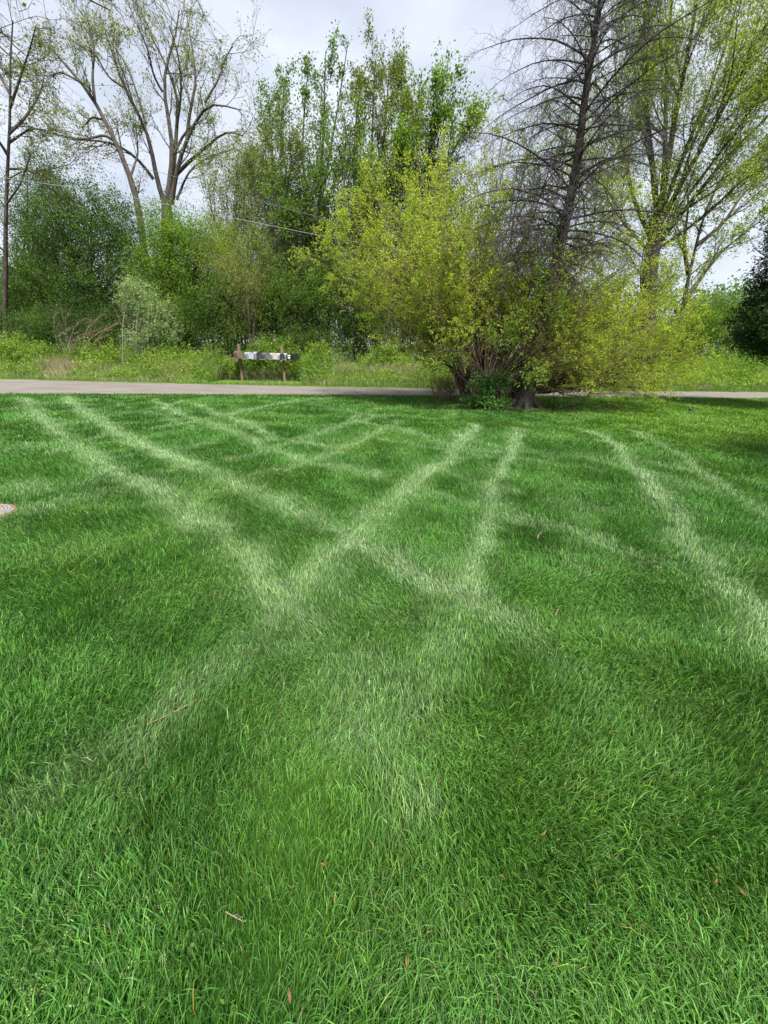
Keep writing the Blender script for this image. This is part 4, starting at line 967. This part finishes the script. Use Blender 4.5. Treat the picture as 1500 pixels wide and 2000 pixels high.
# ================================================================== MAILBOXES
def paint(name, c1, c2, rough=0.45, metal=0.0, scale=12):
    return noisy_mat(name, c1, c2, scale, rough, 0.05, metallic=metal)
M['mb_rust'] = paint('mailbox_rusty', (0.10, 0.065, 0.045), (0.19, 0.14, 0.11), 0.7)
M['mb_silver'] = paint('mailbox_silver', (0.38, 0.42, 0.48), (0.52, 0.56, 0.62), 0.45, 0.25)
M['mb_grey'] = paint('mailbox_grey', (0.11, 0.115, 0.13), (0.16, 0.165, 0.18), 0.5, 0.1)
M['mb_white'] = paint('mailbox_white', (0.38, 0.38, 0.39), (0.48, 0.475, 0.47), 0.5)
M['mb_dark'] = paint('mailbox_dark_grey', (0.03, 0.032, 0.04), (0.055, 0.058, 0.068), 0.4)
M['mb_black'] = paint('mailbox_black', (0.014, 0.015, 0.018), (0.035, 0.036, 0.04), 0.35)
M['mb_red'] = paint('flag_red', (0.35, 0.03, 0.02), (0.5, 0.05, 0.03), 0.5)
M['label'] = paint('mailbox_label', (0.62, 0.62, 0.60), (0.78, 0.78, 0.76), 0.6)
pL = G(473, 743.5); pR = G(556, 745)
dirv = np.array([pR[0]-pL[0], pR[1]-pL[1]]); spacing = np.linalg.norm(dirv); rz = math.atan2(dirv[1], dirv[0])
MC = np.array([(pL[0]+pR[0])/2, (pL[1]+pR[1])/2, 0])
hz = P(500, 700, pL[1])[2]        # height of the boxes' undersides
topz = P(470, 672, pL[1])[2]
stand = empty('mailbox_stand', MC, 'weathered wooden stand with two posts and a board carrying the mailboxes', 'mailbox stand'); stand.rotation_euler = (0, 0, rz)
for s in (-1, 1):
    b = MB(); b.beam((s*spacing/2, 0.05, -0.05), (s*spacing/2-0.02*s, 0.05, topz-(0.0 if s < 0 else 0.03)), 0.11, 0.11); b.build('post', M['wood_post'], stand, 0.008)
    b = MB(); b.beam((s*spacing/2, 0.0, hz-0.42), (s*spacing/2+(0.02 if s < 0 else 0.18), -0.26, hz-0.06), 0.045, 0.09); b.build('brace', M['wood_post'], stand, 0.004)
    b = MB(); b.box((s*spacing/2, -0.10, hz-0.075), (0.09, 0.62, 0.06)); b.build('cross_arm', M['wood_board'], stand, 0.004)
b = MB(); b.box((0.0, -0.20, hz-0.03), (spacing+0.75, 0.14, 0.03)); b.build('board', M['wood_board'], stand, 0.003)
b = MB(); b.box((0.02, 0.06+0.08, hz-0.03), (spacing+0.55, 0.14, 0.03)); b.build('board', M['wood_board'], stand, 0.003)
def mailbox_parts(root, w_, l_, h_, body, door, flag, flagm, label_plate=None, open_door=False, bottomrust=False):
    prof = [(-w_/2, 0), (w_/2, 0), (w_/2, h_-w_/2)]+[(w_/2*math.cos(a), h_-w_/2+w_/2*math.sin(a)) for a in np.linspace(0, math.pi, 13)[1:-1]]+[(-w_/2, h_-w_/2)]
    b = MB(); b.prism(prof, -l_/2, l_/2-0.012)
    b.build('body', body, root)
    # rim and door (x is the front)
    pr2 = [(y*1.05, max(0.0, z*1.03)) for y, z in prof]
    b = MB(); b.prism(pr2, l_/2-0.012, l_/2+0.012)
    b.tube([(l_/2+0.03, -0.015, h_*0.93), (l_/2+0.03, 0.015, h_*0.93)], 0.008, 6)
    d = b.build('door', door, root, 0.003)
    b = MB(); b.box((l_/2+0.02, 0, h_*0.88), (0.02, 0.03, 0.02)); b.build('handle', door, d)
    if flag:
        b = MB(); b.box((l_*0.2, w_/2+0.006, h_*0.60), (0.02, 0.006, 0.20) if flag == 'up' else (0.22, 0.006, 0.02)); b.box((l_*0.2+0.03, w_/2+0.006, h_*0.86), (0.075, 0.005, 0.05)) if flag == 'up' else b.box((l_*0.2-0.10, w_/2+0.006, h_*0.62), (0.06, 0.005, 0.05))
        b.build('flag', flagm, root)
    if label_plate:
        b = MB(); b.box((l_/2+0.0145, 0, h_*0.30), (0.004, w_*0.46, h_*0.26)); b.build('label_plate', M['label'], root)
        b = MB(); b.box((l_/2+0.0145, 0, h_*0.62), (0.004, w_*0.62, 0.035)); b.box((l_/2+0.0145, 0, h_*0.76), (0.004, w_*0.40, 0.03)); b.build('lettering', M['label'], root)
boxes = [ (470, 0.25, 0.58, 0.31, 'mb_rust', 'mb_rust', None, None, False, 'rusty brown mailbox, leftmost of the row', 0),
          (490, 0.22, 0.50, 0.27, 'mb_silver', 'mb_silver', 'down', 'mb_dark', False, 'galvanised silver mailbox right beside the rusty brown one', 0),
          (506, 0.22, 0.50, 0.28, 'mb_silver', 'mb_dark', 'down', 'mb_dark', False, 'galvanised silver mailbox left of the grey one, with dark spot and door', 0.01),
          (523, 0.22, 0.48, 0.26, 'mb_grey', 'mb_grey', None, None, False, 'plain grey mailbox with grey door between silver and white ones', 0),
          (537, 0.20, 0.48, 0.25, 'mb_white', 'mb_white', None, None, False, 'plain white mailbox in the middle of the row', 0),
          (550, 0.23, 0.48, 0.25, 'mb_white', 'mb_dark', None, None, False, 'white mailbox with dark grey door above the right post', 0),
          (563, 0.23, 0.48, 0.25, 'mb_silver', 'mb_black', None, None, True, 'mailbox with black door carrying white lettering and label', 0),
          (577, 0.23, 0.46, 0.25, 'mb_black', 'mb_black', None, None, False, 'all black mailbox, rightmost of the row', 0)]
for px, w_, l_, h_, bm_, dm_, fl, fm, lab, label, dz in boxes:
    p = P(px-3, 700, pL[1]); x = p[0]; t_ = (x-pL[0])/(pR[0]-pL[0]); y = pL[1]+t_*(pR[1]-pL[1])-0.06
    r = empty('mailbox', [x, y, hz-0.013+dz], label, 'mailbox', 'mailboxes in a row on the wooden stand')
    r.rotation_euler = (0, 0, -math.pi/2+math.radians(38+g.normal()*2.0))
    mailbox_parts(r, w_, l_, h_, M[bm_], M[dm_], fl, M[fm] if fm else None, lab)

# ================================================================== SMALL THINGS
def wire(label, pts, r, mat):
    q = resample(pts, 60); W = Wood(); W.add(q[None], np.full((1, 60), r), 6); v_, f_ = W.arrays()
    return tag(link('power_line', make_mesh('power_line', v_, [f_], mat)), label, 'power line', 'overhead wires')
M['cable'] = paint('cable', (0.22, 0.225, 0.24), (0.30, 0.305, 0.32), 0.5)
M['cable_dark'] = paint('cable_dark', (0.12, 0.12, 0.13), (0.2, 0.2, 0.21), 0.6)
wire('bright overhead wire sloping from the left edge down across the dark trees', [P(-500, 285, 13.4), P(0, 345, 15.2), P(250, 383, 15.6), P(620, 460, 17.0), P(1335, 586, 24.5), P(1460, 606, 30), P(1900, 640, 60)], 0.0075, M['cable'])
wire('thin dark wire above the bright one at upper left', [P(-500, 150, 15.4), P(0, 262, 17.2), P(130, 292, 17.5), P(250, 318, 18.0), P(620, 425, 19.8), P(1335, 575, 27), P(1900, 635, 60)], 0.007, M['cable_dark'])

# robin on the far lawn
def bird():
    p = G(1346, 807); r = empty('bird', [p[0], p[1], 0.0], 'small brown robin standing on the lawn at right', 'bird'); r.rotation_euler = (0, 0, math.radians(150))
    r.scale = (0.8, 0.8, 0.8)
    prof = [(-0.155, 0.105, 0.004, 0.016), (-0.115, 0.112, 0.007, 0.019), (-0.08, 0.118, 0.018, 0.024), (-0.045, 0.125, 0.036, 0.036), (0.0, 0.135, 0.047, 0.045), (0.035, 0.150, 0.044, 0.040), (0.058, 0.178, 0.031, 0.030), (0.072, 0.205, 0.028, 0.027), (0.090, 0.212, 0.022, 0.022), (0.104, 0.210, 0.010, 0.010)]
    v_ = []; k = 12
    for x, z, rz_, ry in prof:
        for j in range(k): a = 2*math.pi*j/k; v_.append((x, math.cos(a)*ry, z+math.sin(a)*rz_))
    f = [(i*k+j, i*k+(j+1) % k, (i+1)*k+(j+1) % k, (i+1)*k+j) for i in range(len(prof)-1) for j in range(k)]+[tuple(range(k))[::-1], tuple(range((len(prof)-1)*k, len(prof)*k))]
    b = MB(); b.add(v_, f)
    mb, n, o = new_mat('robin'); tcn = n.nodes.new('ShaderNodeTexCoord'); sp = n.nodes.new('ShaderNodeSeparateXYZ'); rr = n.nodes.new('ShaderNodeValToRGB')
    ad = n.nodes.new('ShaderNodeMath'); ad.operation = 'MULTIPLY_ADD'; ad.inputs[1].default_value = -0.5
    n.links.new(tcn.outputs['Object'], sp.inputs[0]); n.links.new(sp.outputs[0], ad.inputs[0]); n.links.new(sp.outputs[2], ad.inputs[2])
    rr.color_ramp.elements[0].position = 0.125; rr.color_ramp.elements[0].color = (0.30, 0.10, 0.03, 1); rr.color_ramp.elements[1].position = 0.14; rr.color_ramp.elements[1].color = (0.05, 0.042, 0.036, 1)
    n.links.new(ad.outputs[0], rr.inputs[0]); pb = n.nodes.new('ShaderNodeBsdfPrincipled'); pb.inputs['Roughness'].default_value = 0.8
    n.links.new(rr.outputs[0], pb.inputs['Base Color']); n.links.new(pb.outputs[0], o.inputs[0])
    b.build('body', mb, r, smooth=True)
    for s in (-1, 1):
        b = MB(); b.tube([(0.0, s*0.016, 0.10), (0.006, s*0.017, 0.05), (-0.004, s*0.018, 0.0)], 0.0035, 6)
        for dx, dy in ((0.03, 0), (0.024, 0.014), (0.024, -0.014), (-0.02, 0)): b.tube([(-0.004, s*0.018, 0.003), (dx-0.004, s*0.018+dy, 0.002)], 0.0025, 5)
        b.build('leg', M['mb_dark'], r)
        b = MB(); b.tube([(0.045, s*0.036, 0.150), (0.0, s*0.045, 0.140), (-0.055, s*0.036, 0.122), (-0.10, s*0.018, 0.112)], [0.010, 0.022, 0.014, 0.004], 8); b.build('wing', M['bark_dark'], r, smooth=True)
        b = MB(); b.tube([(0.088, s*0.018, 0.217), (0.0885, s*0.0225, 0.2175)], 0.0035, 8); b.build('eye', M['mb_black'], r)
    b = MB(); b.tube([(0.100, 0, 0.210), (0.128, 0, 0.206)], [0.007, 0.001], 6); b.build('beak', M['straw'], r)
bird()

# flush-cut stump at left edge
def stump():
    b = MB(); k = 40; R_ = STUMP[2]
    m_, n, o = new_mat('stump_top'); tcn = n.nodes.new('ShaderNodeTexCoord'); wv = n.nodes.new('ShaderNodeTexWave'); wv.wave_type = 'RINGS'; wv.rings_direction = 'Z'; wv.inputs['Scale'].default_value = 11; wv.inputs['Distortion'].default_value = 2.5; wv.inputs['Detail'].default_value = 3
    rr = n.nodes.new('ShaderNodeValToRGB'); rr.color_ramp.elements[0].color = (0.11, 0.095, 0.09, 1); rr.color_ramp.elements[1].color = (0.27, 0.245, 0.235, 1)
    n.links.new(tcn.outputs['Object'], wv.inputs[0]); n.links.new(wv.outputs[0], rr.inputs[0]); pb = n.nodes.new('ShaderNodeBsdfPrincipled'); pb.inputs['Roughness'].default_value = 0.9
    n.links.new(rr.outputs[0], pb.inputs['Base Color']); n.links.new(pb.outputs[0], o.inputs[0])
    r = empty('tree_stump', [STUMP[0], STUMP[1], 0], 'grey cracked stump cut level with the lawn at the left edge', 'stump')
    rad = [R_*(1+0.07*math.sin(3*a+1)+0.04*math.sin(7*a)) for a in np.linspace(0, 2*math.pi, k, endpoint=False)]
    def ring(s, z): return [(math.cos(2*math.pi*i/k)*rad[i]*s, math.sin(2*math.pi*i/k)*rad[i]*s, z) for i in range(k)]
    b.add(ring(0.9, 0.036)+[(0, 0, 0.04)], [(i, (i+1) % k, k) for i in range(k)]); b.build('cut_face', m_, r)
    b = MB(); v_ = ring(0.9, 0.034)+ring(1.0, 0.028)+ring(1.06, -0.02); b.add(v_, [(i, k+i, k+(i+1) % k, (i+1) % k) for i in range(k)]+[(k+i, 2*k+i, 2*k+(i+1) % k, k+(i+1) % k) for i in range(k)])
    b.build('bark', noisy_mat('stump_bark', (0.14, 0.08, 0.04), (0.26, 0.16, 0.09), 18, 0.9, 0.5), r)
stump()

# fallen leaves and twigs on the lawn
M['dead_leaf'] = noisy_mat('dead_leaf', (0.10, 0.055, 0.02), (0.24, 0.15, 0.06), 30, 0.7, 0.1)
M['dead_twig'] = noisy_mat('dead_twig', (0.12, 0.085, 0.055), (0.27, 0.21, 0.15), 20, 0.9, 0.1)
where = [((1397,1722),'the upper left leaf of the pair at the lower right'),
  ((1449,1740),'the largest orange leaf, near the right edge'),
  ((1342,1798),'the leaf just below the pair at lower right'),
  ((1255,1810),'the lowest leaf at the right'),
  ((1205,1598),'the topmost leaf of the lower right part'),
  ((1165,1725),'the leaf a little left of the lower right pair'),
  ((795,1880),'the left of two leaves near the bottom middle'),
  ((845,1895),'the right of two leaves near the bottom middle'),
  ((1085,1885),'the leaf right of the two near the bottom middle'),
  ((630,1690),'the single leaf in the middle of the near grass'),
  ((565,1945),'the leaf near the bottom edge left of the middle'),
  ((208,1668),'the reddish leaf at lower left'),
  ((75,1685),'the leaf nearest the left edge low down'),
  ((860,1530),'the leaf in the flattened pale grass'),
  ((432,1268),'the leaf by the end of the left wheel track'),
  ((1240,1275),'the leaf beside the right wheel track'),
  ((895,1160),'the leaf on the middle crossing of the tracks'),
  ((30,1310),'the pale leaf at the left edge'),
  ((1060,1625),'the leaf right of the flattened pale grass'),
  ((980,1715),'the leaf in the centre right of the near grass')]
def dead_leaf_mesh():
    n = 9; v_ = []; L = 0.044
    for i in range(n):
        t_ = i/(n-1); w_ = 0.0052*math.sin(math.pi*t_**0.8)+0.0006; z = 0.008*math.sin(t_*3.1)
        v_ += [(L*(t_-0.5), -w_, z+0.003), (L*(t_-0.5), 0, z), (L*(t_-0.5), w_, z+0.004)]
    f = []
    for i in range(n-1):
        a = i*3; f += [(a, a+3, a+4, a+1), (a+1, a+4, a+5, a+2)]
    me = bpy.data.meshes.new('dead_leaf'); me.from_pydata(v_, [], f); me.materials.append(M['dead_leaf']); me.update(); return me
dlm = dead_leaf_mesh()
for k, ((x, y), s) in enumerate(where):
    p = G(x, y, 0.055); o = link('dead_leaf', dlm); o.location = Vector((p[0], p[1], 0.058)); sc = 0.4+0.35*g.random(); o.scale = (sc, sc, sc)
    o.rotation_euler = (g.normal()*0.6, g.normal()*0.5, g.random()*6.28)
    tag(o, 'small brown dead leaf, '+s, 'leaf', 'dead leaves scattered on the lawn')
def twig(label, px, r, z=0.05):
    pts = [G(x, y, z+0.006*math.sin(i*2)) for i, (x, y) in enumerate(px)]; q = resample(pts, 12); base = q[0].copy()
    W = Wood(); W.add((q-base)[None], np.linspace(r, r*0.4, 12)[None], 6)
    s, sr = spawn((q-base)[None], np.linspace(r, r*0.4, 12)[None], 3, 0.3, 0.8, (25, 50), 0.25, n=4, trop=(0, 0, 0), rr=0.6); s[:, :, 2] = s[:, :1, 2]; W.add(s, sr, 5)
    v_, f_ = W.arrays(); o = link('fallen_twig', make_mesh('fallen_twig', v_, [f_], M['dead_twig'])); o.location = Vector([float(a) for a in base])
    tag(o, label, 'twig', 'twigs lying on the lawn')
twig('long thin brown twig lying in the grass at left', [(288,1415),(320,1400),(350,1385),(385,1366)], 0.0028)
twig('short pale curved twig in the middle of the lawn', [(1050,1053),(1052,1043),(1060,1037),(1066,1036)], 0.006)
twig('small brown twig near the right wheel track', [(1084,1202),(1088,1194),(1092,1186)], 0.0045)
twig('short brown twig at lower left of the dry spot', [(440,1780),(465,1795),(480,1800)], 0.002)
# verge litter and a pale log
def stone(label, x, y, s):
    p = G(x, y); b = MB(); bm_v = []
    k = 8
    for i in range(5):
        ph = -0.5*math.pi*0.1+i/4*math.pi*0.5
        for j in range(k):
            a = 2*math.pi*j/k; rr = s*math.cos(i/4*1.45)*(1+0.18*g.normal()); bm_v.append((math.cos(a)*rr*1.3, math.sin(a)*rr, s*0.8*math.sin(i/4*1.5)))
    f = [(i*k+j, i*k+(j+1) % k, (i+1)*k+(j+1) % k, (i+1)*k+j) for i in range(4) for j in range(k)]+[tuple(range(4*k, 5*k))]
    b.add(bm_v, f); o = b.build('stone', M['mb_white'], None); o.location = (float(p[0]), float(p[1]), 0.015); tag(o, label, 'stone', 'pale stones on the verge')
stone('largest white stone at the road edge below the mailboxes', 490, 750, 0.06)
stone('small white stone right of the largest white one', 500, 752, 0.035)
def log():
    p = G(-10, 735); q = G(32, 734); b = MB(); z = 0.06
    k = [(p[0], p[1], z), ((p[0]+q[0])/2, (p[1]+q[1])/2+0.02, z+0.02), (q[0], q[1], z)]
    base = Vector((float(p[0]), float(p[1]), 0)); b.tube([Vector(tuple(map(float, c))) - base for c in k], [0.055, 0.05, 0.035], 9)
    o = b.build('log', M['bark_pale'], None, smooth=True); o.location = base; tag(o, 'short pale log lying on the verge at the left edge', 'log')
log()
print('SCENE BUILT, objects', len(bpy.data.objects), 'polys', sum(len(m_.polygons) for m_ in bpy.data.meshes))
# a broad tree added unseen beyond the right edge to shade the right-hand lawn
blob_tree('added_shade_tree', [9.8, 2.7, 0], 'broad green tree added unseen beyond the right edge to shade the lawn', 'tree',
          [(np.array([9.8, 2.9, 4.8]), np.array([2.8, 1.9, 1.8])), (np.array([8.6, 3.8, 5.0]), np.array([1.8, 1.3, 1.3]))], 1500, 14, 0.12, M['lf_green'], M['bark_dark'], 1, 0.14, 0.35, 0.6, limbs=14)

def seed_heads():
    # small pale seed heads on thin stalks, in loose patches of the near lawn
    K = 5200; x, y, d = sample_field(0.1, 7.0, lambda d: 420*np.minimum(1, (1.4/np.maximum(d, 1e-3))**1.0), -PI*0.4, PI*0.4, g)
    n = fbm(x*1.1+71, y*1.1+13, 3); k = g.random(len(x)) < np.clip((n-0.42)*4, 0.04, 1); x = x[k]; y = y[k]; K = len(x)
    h = 0.05+0.035*g.random(K); o = np.stack([x, y, 0*x], 1); q = np.empty((K, 4, 3)); q[:, 0] = o; dd = unit(np.array([0, 0, 1.0])+g.normal(size=(K, 3))*0.35)
    for j in range(1, 4): q[:, j] = q[:, j-1]+dd*(h/3)[:, None]; dd = unit(dd+g.normal(size=(K, 3))*0.15)
    W = Wood(); W.add(q, np.full((K, 4), 0.0005), 3); v_, f_ = W.arrays()
    lv = leaves_on(q, 12, 0.0045, 0.003, 0.2, 0.5, 0.55); L = lv.reshape(-1, 3); fl = np.arange(len(L)).reshape(-1, 4)+len(v_)
    me = make_mesh('grass_seed_heads', np.concatenate([v_, L]), [np.concatenate([f_, fl])], leaf_mat('seed_head', (0.14, 0.24, 0.06), (0.28, 0.40, 0.13), (0.40, 0.50, 0.22), 0.3), {'tint': np.r_[np.full(len(v_), 0.3), np.repeat(g.random(len(lv)), 4)]})
    tag(link('grass_seed_heads', me), 'small pale grass seed heads scattered through the near lawn', 'seed heads', None, 'stuff')
    # low broadleaf weeds
    x, y, d = sample_field(0.1, 6.0, lambda d: 200*np.minimum(1, (1.4/np.maximum(d, 1e-3))**1.0), -PI*0.4, PI*0.4, g)
    n = fbm(x*1.4+7, y*1.4+93, 3); k = g.random(len(x)) < np.clip((n-0.5)*5, 0.02, 1); x = x[k]; y = y[k]; K = len(x)
    idx = np.repeat(np.arange(K), 9); o = np.stack([x[idx]+g.normal(size=len(idx))*0.012, y[idx]+g.normal(size=len(idx))*0.012, 0.028+0.025*g.random(len(idx))], 1)
    dd = g.normal(size=(len(idx), 3)); dd[:, 2] = dd[:, 2]*0.25+0.2; lv = leaf_quads(o, unit(dd), 0.008+0.008*g.random(len(idx)), 0.8, 0.75, g)
    tag(link('clover', leaf_mesh('clover', [lv], M['lf_green'])), 'low round-leaved weeds in patches of the near lawn', 'weeds', None, 'stuff')
seed_heads()
